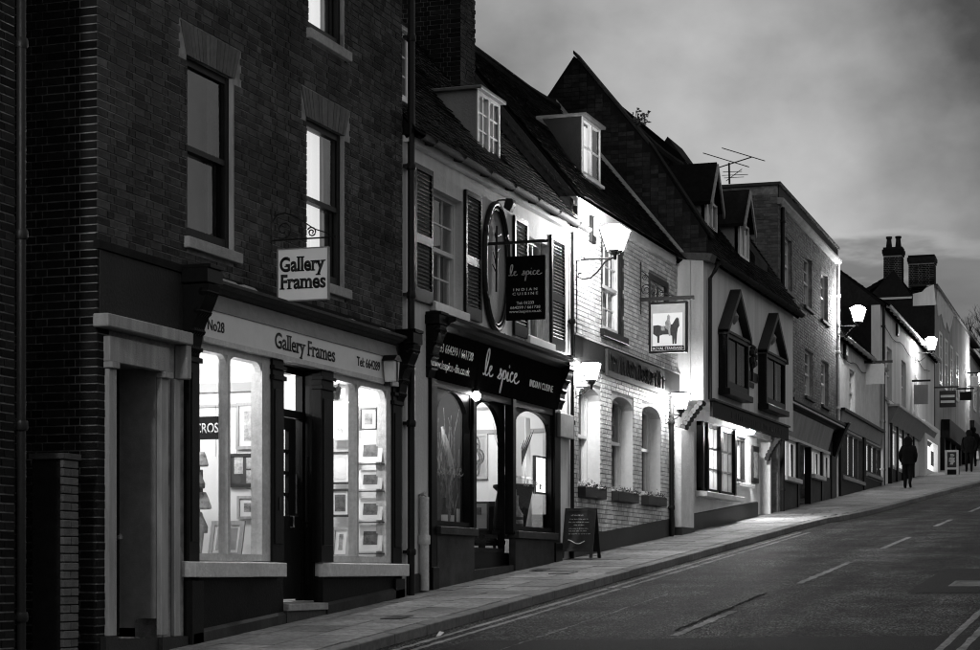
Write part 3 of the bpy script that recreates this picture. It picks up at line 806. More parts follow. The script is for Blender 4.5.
for (a, b) in ((17.42, 19.54), (20.58, 22.96)):
    MB().hexa([(a,-.05,gz(a)-.2),(b,-.05,gz(b)-.2),(b,.06,gz(b)-.2),(a,.06,gz(a)-.2),(a,-.05,-.052),(b,-.05,-.052),(b,.06,-.052),(a,.06,-.052)]).build('stall_riser', 'stall_paint', gal)
for (a, b) in ((17.42, 19.52), (20.62, 22.96)):
    k = .13
    MB().hexa([(a,.061,gz(a)-.2),(b,.061,gz(b)-.2),(b,.10,gz(b)-.2),(a,.10,gz(a)-.2),(a,.061,gz(a)+k),(b,.061,gz(b)+k),(b,.10,gz(b)+k-.03),(a,.10,gz(a)+k-.03)]).build('skirting', 'stall_grey', gal)
# recessed entrance
dv = -.20
ent = MB()
ent.hexa([(20.62,dv-.1,-.32),(20.72,dv-.1,-.32),(20.72,-.055,-.32),(20.56,-.055,-.32),(20.62,dv-.1,2.268),(20.72,dv-.1,2.268),(20.72,-.055,2.268),(20.56,-.055,2.268)]); ent.box(19.50,19.58,dv-.08,-.055,-.32,2.268)          # cheeks
ent.build('entrance_lining', 'dark_paint', gal)
B('entrance_soffit', 'dark_paint', gal, [(19.5,20.74,-.32,-.021,2.2685,2.42)])
for (z0, z1) in ((-.15,.45),(.55,1.30),(1.75,2.1)):
    B('cheek_panel', 'dark_paint', gal, [(20.572,20.60,dv+.04,-.085,z0,z1)], bevel=.006)
dd = MB(); a, b = 19.58, 20.62
dd.box(a,a+.07,dv-.06,dv+.02,-.32,2.268); dd.box(b-.07,b,dv-.06,dv+.02,-.32,2.268); dd.box(a+.07,b-.07,dv-.06,dv+.02,1.72,1.80); dd.box(a+.07,b-.07,dv-.06,dv+.02,2.2,2.268)
dd.build('door_frame', 'dark_paint', gal)
dd = MB(); a, b = 19.66, 20.36
dd.box(a,b,dv-.045,dv,-.30,.62); dd.box(a,20.02,dv-.045,dv,.62,1.71); dd.box(20.23,b,dv-.045,dv,.62,1.71); dd.box(20.02,20.23,dv-.045,dv,1.58,1.71)
for z in (.86,1.10,1.34): dd.box(20.02,20.23,dv-.04,dv-.004,z-.018,z+.018)
dd.box(a+.10,b-.10,dv,dv+.012,-.15,.40)
D = dd.build('door', 'dark_paint', gal)
pane(D, FA, 20.02, 20.23, .62, 1.58, dv-.02); pane(D, FA, 20.41, 20.56, .62, 1.70, dv-.02); pane(D, FA, 19.65, 20.55, 1.80, 2.2, dv-.02)
B('sidelight_panel', 'dark_paint', D, [(20.361,20.41,dv-.045,dv,-.30,1.71),(20.41,20.55,dv-.045,dv-.003,-.30,.62)])
m = MB(); m.tube([(20.28,dv,.5),(20.28,dv+.04,.5),(20.28,dv+.04,.62),(20.28,dv,.62)], .011); m.build('door_handle', 'gold', D, smooth=True)
B('notice', 'photo_pale', D, [(20.44,20.55,dv-.05,dv-.047,.66,1.10)])
sill(gal, FA, 19.56, 20.60, -.42, -.33, -.30, .12, 'stone', 'door_step'); B('step_riser', 'stone_dark', gal, [(19.57,20.59,-.45,.09,-.8,-.421)])
B('letter_plate', 'iron', gal, [(19.40,19.46,.073,.08,.66,.80)])
# ---- shop interior
room = MB()
room.box(17.45, 22.98, -3.3, -3.2, -.5, 2.85); room.build('back_wall', 'inner_white', gal)
B('partition', 'inner_white', gal, [(20.30,20.36,-3.2,-.50,-.3,2.85)]); B('party_lining', 'inner_white', gal, [(22.99-.17,22.80,-3.2,-.11,-.3,2.85)])
B('shop_floor', 'wood_floor', gal, [(17.45,22.8,-3.2,-.06,-.55,-.33)])
B('window_bed', 'old_white', gal, [(17.62,19.28,-.75,-.101,.06,.112), (20.92,22.68,-.75,-.101,.06,.112)])
B('ceiling_beam', 'inner_grey', gal, [(20.18,20.298,-3.1,-.5,2.02,2.12),(17.6,20.17,-1.6,-1.5,2.2,2.4)])
def spot_lamp(label, u, v, z, aim, power):
    r = thing('ceiling_spotlight', label, 'spotlight', (u, -v, z), 'spotlights inside the picture shop')
    m = MB(); m.tube([(u,v,z+.09),(u,v,z+.02)], .01); m.build('stem', 'iron', r)
    m = MB(); m.tube([(u,v,z+.03),(u+.05,v-.04,z-.02),(u+.1,v-.08,z-.06)], [.035,.045,.055], 10); m.build('shade', 'iron', r, smooth=True)
    L_ = bpy.data.lights.new('spot_bulb', 'POINT'); L_.energy = power; L_.shadow_soft_size = .06
    lo_ = bpy.data.objects.new('bulb', L_); col.objects.link(lo_); lo_.parent = r; lo_.location = (.14, .12, -.12)
    return r
for i, (u, v, lab) in enumerate([(18.15,-.45,'black ceiling spotlight over the left end of the gallery window display'),(19.1,-.9,'black ceiling spotlight near the hanging pale frame in the gallery'),(21.5,-.6,'black ceiling spotlight over the right gallery window display'),(22.3,-.5,'black ceiling spotlight beside the print rack in the gallery'),(19.4,-2.2,'black ceiling spotlight deep inside the picture shop')]):
    spot_lamp(lab, u, v, 2.20, None, 24)
def picture_side(label, u, px0, px1, py0, py1, frame='frame_light', fw=.05, img='photo_mid', mount=.07, split=None, lean=0):
    """a framed picture square to the street (seen nearly face on)"""
    v1, z1 = FA.side(px0, py0, u); v0, z0 = FA.side(px1, py1, u); v1, v0 = max(v1, v0), min(v1, v0)
    r = thing('framed_picture', label, 'picture', (u, -(v0+v1)/2, z0), 'pictures in the gallery window')
    def bx(nm, mat, a, b, c, d, u0, u1): 
        m = MB(); k = lean
        m.hexa([(u0-k,a,c),(u0-k,b,c),(u1-k,b,c),(u1-k,a,c),(u0,a,d),(u0,b,d),(u1,b,d),(u1,a,d)]); return m.build(nm, mat, r)
    m = MB(); k = lean; t = .03
    def fb(a, b, c, d):
        s = lambda z: -k*(1-(z-z0)/(z1-z0))
        m.hexa([(u-t+s(c),a,c),(u+s(c),a,c),(u+s(c),b,c),(u-t+s(c),b,c),(u-t+s(d),a,d),(u+s(d),a,d),(u+s(d),b,d),(u-t+s(d),b,d)])
    fb(v0,v1,z0,z0+fw); fb(v0,v1,z1-fw,z1); fb(v0,v0+fw,z0+fw,z1-fw); fb(v1-fw,v1,z0+fw,z1-fw)
    m.build('frame', frame, r)
    def sheet(nm, mat, a, b, c, d, t):
        s = lambda z: -k*(1-(z-z0)/(z1-z0))
        q = MB(); q.quad((u-t+s(c),a,c),(u-t+s(c),b,c),(u-t+s(d),b,d),(u-t+s(d),a,d)); q.build(nm, mat, r, keep=True)
    sheet('mount', 'mount' if frame != 'frame_dark' or mount > .03 else 'inner_dark', v0+fw*.5, v1-fw*.5, z0+fw*.5, z1-fw*.5, .012)
    if split:
        for (a, b, c, d) in split:
            sheet('print', img, v0+(v1-v0)*a, v0+(v1-v0)*b, z0+(z1-z0)*c, z0+(z1-z0)*d, .015)
    else: sheet('print', img, v0+fw+mount, v1-fw-mount, z0+fw+mount, z1-fw-mount, .015)
    return r
picture_side('pale framed picture hanging high on the white wall in the left gallery window', 20.285, 237, 262, 403, 449, 'frame_light', .035, 'photo_pale', .06)
picture_side('black frame with several small photographs on the white gallery wall', 20.285, 229, 258, 454, 487, 'frame_dark', .03, 'photo_pale', .0, split=[(.62,.92,.55,.88),(.62,.86,.12,.5),(.2,.5,.4,.9)])
picture_side('small pale framed picture under the black photo frame in the gallery', 20.285, 238, 258, 496, 519, 'frame_light', .03, 'photo_mid', .05)
picture_side('large empty pale frame leaning at the foot of the left gallery window', 19.25, 213, 246, 521, 557, 'frame_light', .045, 'inner_grey', .03, lean=.10)
picture_side('cut off pale frame leaning in the left corner of the gallery window', 18.35, 186, 205, 526, 556, 'frame_light', .04, 'inner_grey', .03, lean=.08)
picture_side('narrow dark frame standing behind the lampshades in the left gallery window', 19.6, 190, 203, 470, 505, 'frame_dark', .025, 'photo_mid', .03)
# right hand window: prints on the rack and frames behind
picture_side('light framed portrait hanging at the top left of the right gallery window', 22.62, 331, 349, 404, 440, 'frame_light', .03, 'photo_mid', .05)
picture_side('tall dark frame behind the pale one in the right gallery window', 22.61, 330, 351, 452, 484, 'frame_dark', .025, 'inner_white', .04)
picture_side('wide black framed photograph low in the right gallery window', 22.60, 330, 351, 489, 517, 'frame_dark', .03, 'photo_dark', .04)
picture_side('small pale frame leaning at the foot of the right gallery window', 22.3, 334, 351, 527, 557, 'frame_light', .035, 'photo_mid', .05, lean=.07)
for i, (y0, y1, lab) in enumerate([(439,462,'top mounted landscape print on the rack in the right gallery window'),(470,489,'second mounted landscape print down on the rack in the right gallery window'),(498,520,'third mounted landscape print down on the rack in the right gallery window'),(525,551,'lowest mounted landscape print on the rack in the right gallery window')]):
    v1, z1 = FA.side(358, y0, 22.5); v0, z0 = FA.side(382, y1, 22.5); v0, v1 = sorted((v0, v1))
    r = thing('mounted_print', lab, 'print', (22.5, -(v0+v1)/2, z0), 'prints on the gallery rack')
    MB().hexa([(22.49,v0,z0),(22.50,v0,z0),(22.50,v1,z0),(22.49,v1,z0),(22.54,v0,z1),(22.55,v0,z1),(22.55,v1,z1),(22.54,v1,z1)]).build('mount', 'mount', r)
    dz, dq_ = (z1-z0)*.24, (v1-v0)*.2
    MB().quad((22.488+.012,v0+dq_,z0+dz),(22.488+.012,v1-dq_,z0+dz),(22.488+.036,v1-dq_,z1-dz),(22.488+.036,v0+dq_,z1-dz)).build('picture', 'photo_dark', r, keep=True)
rk = thing('print_rack', 'slim dark rails of the print rack in the right gallery window', 'rack', (22.53, .2, .4))
for y in (464, 491, 522, 553):
    v1, z1 = FA.side(357, y, 22.5); v0, _ = FA.side(384, y, 22.5); v0, v1 = sorted((v0, v1))
    B('rail', 'frame_dark', rk, [(22.44,22.56,v0,v1,z1-.012,z1)])
# picture rail, cornice and hanging wires
B('picture_rail', 'inner_grey', gal, [(20.27,20.298,-3.1,-.5,1.86,1.89),(22.77,22.80,-3.1,-.12,1.86,1.89)])
for i, v_ in enumerate((-.62,-.85,-1.12,-1.4)):
    m = MB(); m.tube([(20.26,v_,1.3),(20.26,v_,1.87)], .003, 4); m.build('hanging_wire', 'iron', gal)
picture_side('dark framed landscape high up on the right hand gallery wall', 22.74, 334, 349, 385, 401, 'frame_dark', .02, 'photo_pale', .03)
picture_side('small black framed print hanging over the print rack in the gallery', 22.55, 360, 378, 408, 430, 'frame_dark', .02, 'photo_mid', .05)
# CROSS sign and the stand of lampshades
v1, z1 = FA.side(189, 417, 18.9); v0, z0 = FA.side(224, 439, 18.9); v0, v1 = sorted((v0, v1))
cs = thing('shop_sign', 'black CROSS sign hanging inside the left gallery window', 'sign', (18.9, -(v0+v1)/2, z0))
B('board', 'black_paint', cs, [(18.9,18.92,v0,v1,z0,z1)])
text(cs, 'CROSS', (18.898, -(v0+v1)/2-.03, z0+(z1-z0)*.28), SX, EZ, width=(v1-v0)*.78, height=(z1-z0)*.45, mat='silver_letter', bold=.01)
for vv in (v0+.06, v1-.06):
    m = MB(); m.tube([(18.91,vv,z1),(18.91,vv,2.84)], .003, 4); m.build('wire', 'iron', cs)
vv, zb = FA.side(199, 520, 18.7); 
ls = thing('lampshade_stand', 'stand of draped lampshades at the left of the gallery window', 'stand', (18.7, -vv, .112))
m = MB(); m.tube([(18.7,vv,.112),(18.7,vv,1.5)], .012); m.lathe(18.7,vv,[(.12,.112),(.12,.13),(.02,.15)],12); m.build('pole', 'frame_dark', ls)
for k, (py, h, r) in enumerate([(452,.15,.07),(472,.17,.09),(492,.18,.10),(512,.22,.12)]):
    z = FA.side(199, py, 18.7)[1]
    pr = [(r*.45, z), (r*.6, z-h*.2), (r*.95, z-h*.7), (r, z-h*.92), (r*.9, z-h)]
    m = MB(); m.lathe(18.7+.02*(-1)**k, vv+.02*(-1)**k, [(a_*(1+.06*((i_+k)%2)), b_) for i_, (a_, b_) in enumerate(pr)], 22); m.build('shade', ['photo_pale','curtain_dim','photo_pale','photo_mid'][k], ls, smooth=False)
# ---- hanging shop sign
us = U(271); v0, v1 = FA.side(278, 275, us)[0], FA.side(329, 275, us)[0]; z0, z1 = FA.side(303, 301, us)[1], FA.side(303, 248, us)[1]
hs = thing('hanging_sign', 'square white GALLERY FRAMES sign hanging from a scrolled iron bracket on dark brick', 'sign', (us, 0, z0))
B('board', 'sign_white', hs, [(us-.016,us+.016,v0+.012,v1-.012,z0+.012,z1-.012)])
B('board_frame', 'grey_paint', hs, [(us-.022,us+.022,v0,v1,z0,z0+.012),(us-.022,us+.022,v0,v1,z1-.012,z1),(us-.022,us+.022,v0,v0+.012,z0+.012,z1-.012),(us-.022,us+.022,v1-.012,v1,z0+.012,z1-.012)])
mid = -(v0+v1)/2
text(hs, 'Gallery', (us-.0165, mid, z0+(z1-z0)*.57), SX, EZ, width=(v1-v0)*.90, height=.155, bold=.030, serif=True)
text(hs, 'Frames', (us-.0165, mid, z0+(z1-z0)*.24), SX, EZ, width=(v1-v0)*.90, height=.155, bold=.030, serif=True)
zb = FA.side(300, 239, us)[1]; ve = FA.side(336, 239, us)[0]
m = MB(); m.tube([(us,-.01,zb),(us,ve,zb)], .009); m.tube([(us,.012,zb-.12),(us,.012,zb+.34)], .010)
def spiral(cx, cz, r0, r1, a0, turns, n=26): return [(us, cx+(r0+(r1-r0)*i/n)*math.cos(a0+turns*2*math.pi*i/n), cz+(r0+(r1-r0)*i/n)*math.sin(a0+turns*2*math.pi*i/n)) for i in range(n+1)]
m.tube([(us,.02,zb+.20),(us,.07,zb+.27),(us,.16,zb+.285),(us,.28,zb+.25),(us,.5,zb+.10),(us,ve,zb+.01)], .007)
m.tube(spiral(.15,zb+.11,.10,.03,-2.2,1.2), .006); m.tube(spiral(.475,zb+.065,.055,.012,2.6,-1.6), .008); m.tube(spiral(.36,zb+.03,.02,.01,0,1), .006)
for vv in (v0+.04, v1-.04): m.tube([(us,vv,zb),(us,vv,z1)], .004, 4)
m.build('bracket', 'iron', hs, smooth=True)
# small lantern on the right pilaster of the gallery
ug, zg = FA.at(390, 372, .16)
gl = thing('wall_lantern', 'small unlit glass lantern on the fascia end of the picture shop', 'lantern', (ug, -.1, zg))
m = MB(); m.prism_uz([(ug-.10,zg+.13),(ug+.10,zg+.13),(ug+.055,zg-.12),(ug-.055,zg-.12)], .11, .25); m.build('glass_body', 'plastic_white', gl, bevel=.01)
m = MB(); m.prism_uz([(ug-.12,zg+.131),(ug+.12,zg+.131),(ug+.04,zg+.20),(ug-.04,zg+.20)], .10, .27); m.box(ug-.03,ug+.03,.086,.18,zg-.17,zg-.121); m.box(ug-.015,ug+.015,.25,.262,zg-.12,zg+.13); m.build('cap', 'iron', gl)
# cast iron rainwater pipe at the corner
def drainpipe(parent, F, u, v, z0, z1, r=.045, mat='iron', clips=1.6):
    m = MB(F); m.tube([(u,v,z0),(u,v,z1)], r, 10)
    z = z0+.5
    while z < z1: m.lathe(u, v, [(r+.012,z),(r+.018,z+.02),(r+.018,z+.06),(r+.012,z+.08)], 10); m.box(u-r-.05,u+r+.05,v-r-.03,v-.01,z+.02,z+.06); z += clips
    return m.build('drainpipe', mat, parent, smooth=True)
drainpipe(gal, FA, 23.20, .09, gz(23.2), 9.0)
# ---- the passage on the left, its gate and the next house
ga = thing('passage_gate', 'dark boarded gate closing the passage left of the brick house', 'gate', (14.9, .6, gz(14.9)))
for i in range(8): B('plank', 'timber', ga, [(14.46+i*.082, 14.46+i*.082+.078, -.66-random.uniform(0,.006), -.60, gz(14.6)+.03, 1.0+random.uniform(-.01,.01))])
B('rail', 'timber', ga, [(14.45,15.10,-.72,-.665,.7,.82),(14.45,15.10,-.72,-.665,-.5,-.38)])
pr_ = thing('brick_pier', 'narrow brick gate pier beside the dark passage', 'pier', (15.2, 0, gz(15.2)))
pu0, pu1 = U(62), U(77)
B('core', 'brick_dark', pr_, [(pu0+.005,pu1-.005,-.3,-.0,-1.3,FA.z(70,455))])
z = -1.25; r = 0
while z < FA.z(70,455)-.06:
    segs = [(pu0,pu1)] if r % 2 else [(pu0,(pu0+pu1)/2-.005),((pu0+pu1)/2+.005,pu1)]
    for (a, b) in segs: MB().box(a,b,-.02,.012+random.uniform(0,.008),z,z+.064).build('brick', 'arch_brick', pr_, bevel=.004)
    z += .0745; r += 1
B('coping', 'stone_dark', pr_, [(pu0-.02,pu1+.02,-.32,.03,z,z+.05)])
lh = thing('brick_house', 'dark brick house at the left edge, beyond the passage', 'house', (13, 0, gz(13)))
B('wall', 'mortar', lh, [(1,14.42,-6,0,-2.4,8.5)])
m = bricks_to(MB(), brick_list(10.2, 14.42, -1.6, 7), 0); o = m.build('brickwork', 'brick_dark', lh, keep=True); o['kind'] = 'stuff'
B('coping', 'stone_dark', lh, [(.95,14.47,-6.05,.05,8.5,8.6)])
drainpipe(lh, FA, 14.50, .02, gz(14.5), 8.2, .04)
# ------------------------------------------------------------------ the restaurant: white rendered, tiled roof, dark shopfront
RL, RR = 23.14, 30.32
res = thing('rendered_house', 'white rendered house with shuttered windows over a dark restaurant front', 'house', (RL, 0, gz(RL)))
wA = (U(430.5), U(463)-.02, 3.50, 4.98); wB = (U(525.5), U(549), 3.50, 4.98)
rhole = (24.02, 29.72, -.8, 3.22)
m = wall(MB(), RL, RR, -.9, 5.44, 0, -.28, [wA, wB, rhole]); m.build('wall', 'render', res)
B('party_wall', 'render_grey', res, [(RR-.2,RR-.001,-6,-.281,-.5,5.44),(RL+.001,RL+.2,-6,-.281,-.5,5.44),(RL+.2,RR-.2,-6,-5.8,-.5,5.44)])
def split_plinth(a, b, k, mat, nm, parent, v1=.04, F=FA, v0=0.0):
    m = MB(F); m.hexa([(a,v0,gz(a)-.3),(b,v0,gz(b)-.3),(b,v1,gz(b)-.3),(a,v1,gz(a)-.3),(a,v0,gz(a)+k),(b,v0,gz(b)+k),(b,v1,gz(b)+k-.02),(a,v1,gz(a)+k-.02)]); return m.build(nm, mat, parent)
split_plinth(23.26, 23.98, .24, 'plinth', 'plinth', res)
for (h, cu) in ((wA, 'curtain_dim'), (wB, 'curtain_dim')):
    W = sash(res, FA, h[0], h[1], h[2], h[3], -.12, 3, 2, 'white_paint', cu, fr=.05)
    sill(W, FA, h[0]-.04, h[1]+.06, 3.37, 3.495, -.2, .09, 'white_paint')
# louvred shutters
def shutter(u0, u1, z0, z1, dark='dark_paint'):
    m = MB(); f = .055; zm = z0+(z1-z0)*.46
    m.box(u0,u0+f,.012,.05,z0,z1); m.box(u1-f,u1,.012,.05,z0,z1); m.box(u0+f,u1-f,.012,.05,z1-.07,z1); m.box(u0+f,u1-f,.012,.05,z0,z0+.17); m.box(u0+f,u1-f,.012,.05,zm-.06,zm+.06)
    s = m.build('shutter', dark, res)
    B('shutter_back', 'old_white', s, [(u0+f+.002,u1-f-.002,.004,.013,z0+.17,z1-.07)])
    a, b = u0+f, u1-f
    me = None
    for (c, d) in ((z0+.17, zm-.06), (zm+.06, z1-.07)):
        n = int((d-c)/.048)
        for i in range(n):
            z = c+(d-c)*(i+.5)/n
            if me is None:
                q = MB().hexa([(a,.044,z-.014),(b,.044,z-.014),(b,.050,z-.008),(a,.050,z-.008),(a,.016,z+.010),(b,.016,z+.010),(b,.020,z+.016),(a,.020,z+.016)]).build('slat', dark, s); me = q.data; z0s = z
            else:
                o = bpy.data.objects.new('slat', me); col.objects.link(o); o.parent = s; o.location = (0, 0, z-z0s)
    return s
ZS = (3.43, 5.16)
shutter(U(412), U(430), *ZS); shutter(U(463), U(479), *ZS); shutter(U(512), U(525.3), *ZS); shutter(U(549), U(562.5), *ZS)
# roof
PITCH = 1.17
def roof_z(v, ze): return ze + (.15-v)*PITCH
rz_h = [(27.05,28.2,.72,1.9),(23.3,24.45,.72,1.9)]
rf, _ = roof(res, FA, RL+.02, RR+.06, .17, 5.50, -2.40, 5.50+2.57*PITCH, holes=rz_h, sag=.05)
roof(res, FA, RL+.02, RR+.06, -5.0, 5.5, -2.41, 5.50+2.57*PITCH-.005, name='back_roof', gauge=.3, tw=.4)
m = MB(); m.tube([(RL+.02,-2.40,8.50),(RR+.06,-2.40,8.50)], .11, 8); m.build('ridge', 'tile', rf)
def gutter(parent, F, u0, u1, v, z, r=.06, mat='gutter', slope=0.0):
    m = MB(F); n = 7
    for k in range(2):
        rr = r-.008*k
        vs = []
        for u in (u0, u1):
            for i in range(n):
                t = math.pi+math.pi*i/(n-1); vs.append((u, v+rr*math.cos(t), z+rr*math.sin(t)+slope*(u-u0)))
        m.add(vs, [(i, i+1, n+i+1, n+i) for i in range(n-1)])
    o = m.build('gutter', mat, parent, smooth=True)
    u = u0+.4
    while u < u1:
        MB(F).prism_vz([(v-r-.05,z+.0),(v-r-.05,z-.05),(v,z-r-.02),(v+r+.012,z-.02),(v+r+.012,z),(v+r,z),(v,z-r-.005)], u, u+.025).build('gutter_clip', mat, o); u += 1.05
    return o
gutter(res, FA, RL+.1, RR+.25, .21, 5.46, .065, 'gutter')
B('eaves_board', 'render', res, [(RL+.02,RR,-.02,.10,5.36,5.445)])
def flat_dormer(parent, F, u0, u1, v, z0, z1, vb, cheek, win='white_paint', nx=4, cur='curtain', two=False, lit='curtain', nz=3):
    """flat roofed dormer: front at v, cheeks running back to where they meet the slope at vb"""
    D = B('dormer', 'lead', parent, [(u0-.06,u1+.06,vb-.1,v+.10,z1,z1+.05)], F, bevel=.008)
    for q in (u0, u1-.06): MB(F).prism_vz([(v,z0),(v,z1),(vb,z1),(v-.02,z0)], q, q+.06).build('cheek', cheek, D)
    m = MB(F); f = .055
    m.box(u0+.001,u0+f,v-.05,v+.02,z0,z1-.002); m.box(u1-f,u1-.001,v-.05,v+.02,z0,z1-.002); m.box(u0+f,u1-f,v-.05,v+.018,z1-.05,z1-.003); m.box(u0+f,u1-f,v-.05,v+.018,z0,z0+.06); m.box((u0+u1)/2-.03,(u0+u1)/2+.03,v-.05,v+.022,z0+.06,z1-.05)
    halves = [(u0+f,(u0+u1)/2-.03),((u0+u1)/2+.03,u1-f)]; ps = []
    for (a, b) in halves:
        for i in range(1, nx//2): x = a+(b-a)*i/(nx//2); m.box(x-.011,x+.011,v-.03,v+.004,z0+.06,z1-.05)
        for k in range(1, nz): z = z0+.06+(z1-.11-z0)*k/nz; m.box(a,b,v-.029,v+.003,z-.011,z+.011)
        for i in range(nx//2):
            for k in range(nz): ps.append((a+(b-a)*i/(nx//2)+.012, a+(b-a)*(i+1)/(nx//2)-.012, z0+.06+(z1-.11-z0)*k/nz+.01, z0+.06+(z1-.11-z0)*(k+1)/nz-.01))
    W = m.build('dormer_window', win, D)
    # casements are sub-parts; panes stay at the same level
    for q in ps: pane(D, F, *q, v-.012)
    curtain(D, F, u0+.07, u1-.07, z0+.05, z1-.04, v-.13, lit, .015, 6)
    sill(D, F, u0-.03, u1+.03, z0-.07, z0-.003, v-.06, v+.09, win)
    return D
flat_dormer(res, FA, 27.12, 28.12, -.45, 6.08, 6.95, -1.10, 'render_grey')
flat_dormer(res, FA, 23.40, 24.40, -.45, 6.16, 7.02, -1.16, 'render_grey')
# brick chimney stack by the party wall
def stack(parent, F, u0, u1, v0, v1, z0, z1, pots=0, pot_h=.55, mat='brick_dark', name='chimney'):
    m = MB(F); m.box(u0+.012,u1-.012,v0+.012,v1-.012,z0,z1-.05); c = m.build(name, 'mortar', parent)
    m = MB(F); w_ = v1-v0; z = z0; k = 0
    lst = brick_list(u0, u1, z0, z1-.36); bricks_to(m, lst, v1-.008)
    bricks_to(m, brick_list(-v1, -v0, z0, z1-.36), 0, perp_u=u0+.008)
    o = m.build('stack_brick', mat, c, keep=True); o['kind'] = 'stuff'
    m = MB(F); m.box(u0-.03,u1+.03,v0-.03,v1+.03,z1-.36,z1-.26); m.box(u0-.06,u1+.06,v0-.06,v1+.06,z1-.26,z1-.10); m.box(u0-.02,u1+.02,v0-.02,v1+.02,z1-.10,z1); m.build('stack_head', mat, c)
    for i in range(pots):
        vv = v0+(v1-v0)*(i+.5)/pots; uu = (u0+u1)/2; h = pot_h
        m = MB(F); m.lathe(uu, vv, [(.14,z1),(.13,z1+.08),(.105,z1+h*.6),(.10,z1+h-.10),(.13,z1+h-.08),(.135,z1+h),(.09,z1+h),(.085,z1+h-.06)], 12); m.build('chimney_pot', mat, c, smooth=True)
    return c
stack(rf, FA, 29.45, 30.15, -2.55, -1.55, 6.6, 9.6, 2)
# ---- restaurant shopfront
console(res, 23.92, 24.20, 3.30, .80, .18); console(res, 29.45, 29.74, 3.30, .78, .22)
m = MB(); m.prism_vz([(0,3.12),(.12,3.13),(.20,3.18),(.24,3.22),(.31,3.24),(.31,3.29),(0,3.33)], 24.22, 29.43); m.build('cornice', 'dark_paint', res)
# torn white capping along the cornice
m = MB(); x = 25.9
while x < 29.9:
    l = random.uniform(.12,.4); t = random.uniform(.02,.10)
    m.hexa([(x,.001,3.30),(x+l,.001,3.30),(x+l,.20,3.292),(x,.20,3.292),(x,.001,3.33+t),(x+l,.001,3.33+t*.6),(x+l,.10,3.325),(x,.10,3.33)]); x += l*random.uniform(.9,1.4)
m.build('flashing', 'old_white', res)['kind'] = 'stuff'
m = MB(); m.hexa([(24.21,.0,2.50),(29.44,.0,2.50),(29.44,.05,2.50),(24.21,.05,2.50),(24.21,.0,3.118),(29.44,.0,3.118),(29.44,.12,3.118),(24.21,.12,3.118)])
FB_ = m.build('fascia_board', 'sign_black', res)
def fz(z): return -(.05+.07*(z-2.50)/.618)-.002
FEZ = Vector((0, -.07, .618)).normalized()
uu0, uu1 = U(433.5,.1), U(473,.1)
text(res, '01233 664299 / 661738', ((uu0+uu1)/2, fz(2.85), 2.85), EX, FEZ, width=uu1-uu0, height=.12, mat='silver_letter', bold=.004)
text(res, 'www.lespice-din.co.uk', ((U(433,.1)+U(471.5,.1))/2, fz(2.62), 2.64), EX, FEZ, width=U(471.5,.1)-U(433,.1), height=.115, mat='silver_letter', bold=.004)
script(res, ((U(484,.1)+U(520,.1))/2, fz(2.72), 2.72), EX, FEZ, U(520,.1)-U(484,.1), .36, 'silver_letter', .045)
text(res, 'INDIAN CUISINE', ((U(530.5,.1)+U(554,.1))/2, fz(2.74), 2.735), EX, FEZ, width=U(554,.1)-U(531,.1), height=.105, mat='silver_letter', bold=.0)
# posts, arched lights
CZ = .55
posts = [(24.02,24.22),(25.62,25.74),(27.30,27.44),(29.30,29.60)]
for i, (a, b) in enumerate(posts):
    m = MB(); m.box(a,b,-.08,.05,CZ if 0 < i < 3 else gz(a)-.1,2.498)
    if i in (0,3): m.box(a-.02,b+.02,-.08,.075,gz(a)-.1,gz(b)+.28)
    m.build('post', 'black_paint', res, bevel=.006)
B('transom', 'black_paint', res, [(24.22,29.30,-.08,.03,2.40,2.497)])
def arch_light(u0, u1, v, z0, z1, rise, nm='shop_window'):
    m = MB(); m.box(u0,u0+.05,v-.06,v+.03,z0,z1); m.box(u1-.05,u1,v-.06,v+.03,z0,z1); m.box(u0+.05,u1-.05,v-.06,v+.03,z0,z0+.06)
    m.arch_fill(u0+.05,u1-.05,z1-rise,z1+.02,v-.05,v+.02,14,rise)
    o = m.build(nm, 'black_paint', res); pane(o, FA, u0+.04, u1-.04, z0+.05, z1, v-.03); return o
arch_light(24.22, 25.62, -.02, CZ+.06, 2.40, .52); arch_light(27.44, 29.30, -.02, CZ+.06, 2.40, .30)
arch_light(25.74, 27.30, -.11, .28, 2.40, .62, 'entrance_light')
B('entrance_door', 'black_paint', res, [(25.60,28.1,-.15,-.10,gz(26)-.1,.279)])
sill(res, FA, 24.20, 25.66, CZ-.06, CZ+.058, -.05, .11, 'stall_grey', 'shop_sill'); sill(res, FA, 27.38, 29.32, CZ-.06, CZ+.058, -.05, .11, 'stall_grey', 'shop_sill')
for (a, b) in ((24.2,25.64),(27.40,29.32)):
    MB().hexa([(a,-.05,gz(a)-.2),(b,-.05,gz(b)-.2),(b,.05,gz(b)-.2),(a,.05,gz(a)-.2),(a,-.05,CZ-.062),(b,-.05,CZ-.062),(b,.05,CZ-.062),(a,.05,CZ-.062)]).build('stall_riser', 'stall_grey', res)
MB().hexa([(25.66,-.5,gz(25.66)-.2),(27.38,-.5,gz(27.38)-.2),(27.38,.03,gz(27.38)-.2),(25.66,.03,gz(25.66)-.2),(25.66,-.5,.02),(27.38,-.5,.10),(27.38,.03,.10),(25.66,.03,.02)]).build('door_step', 'stall_grey', res)
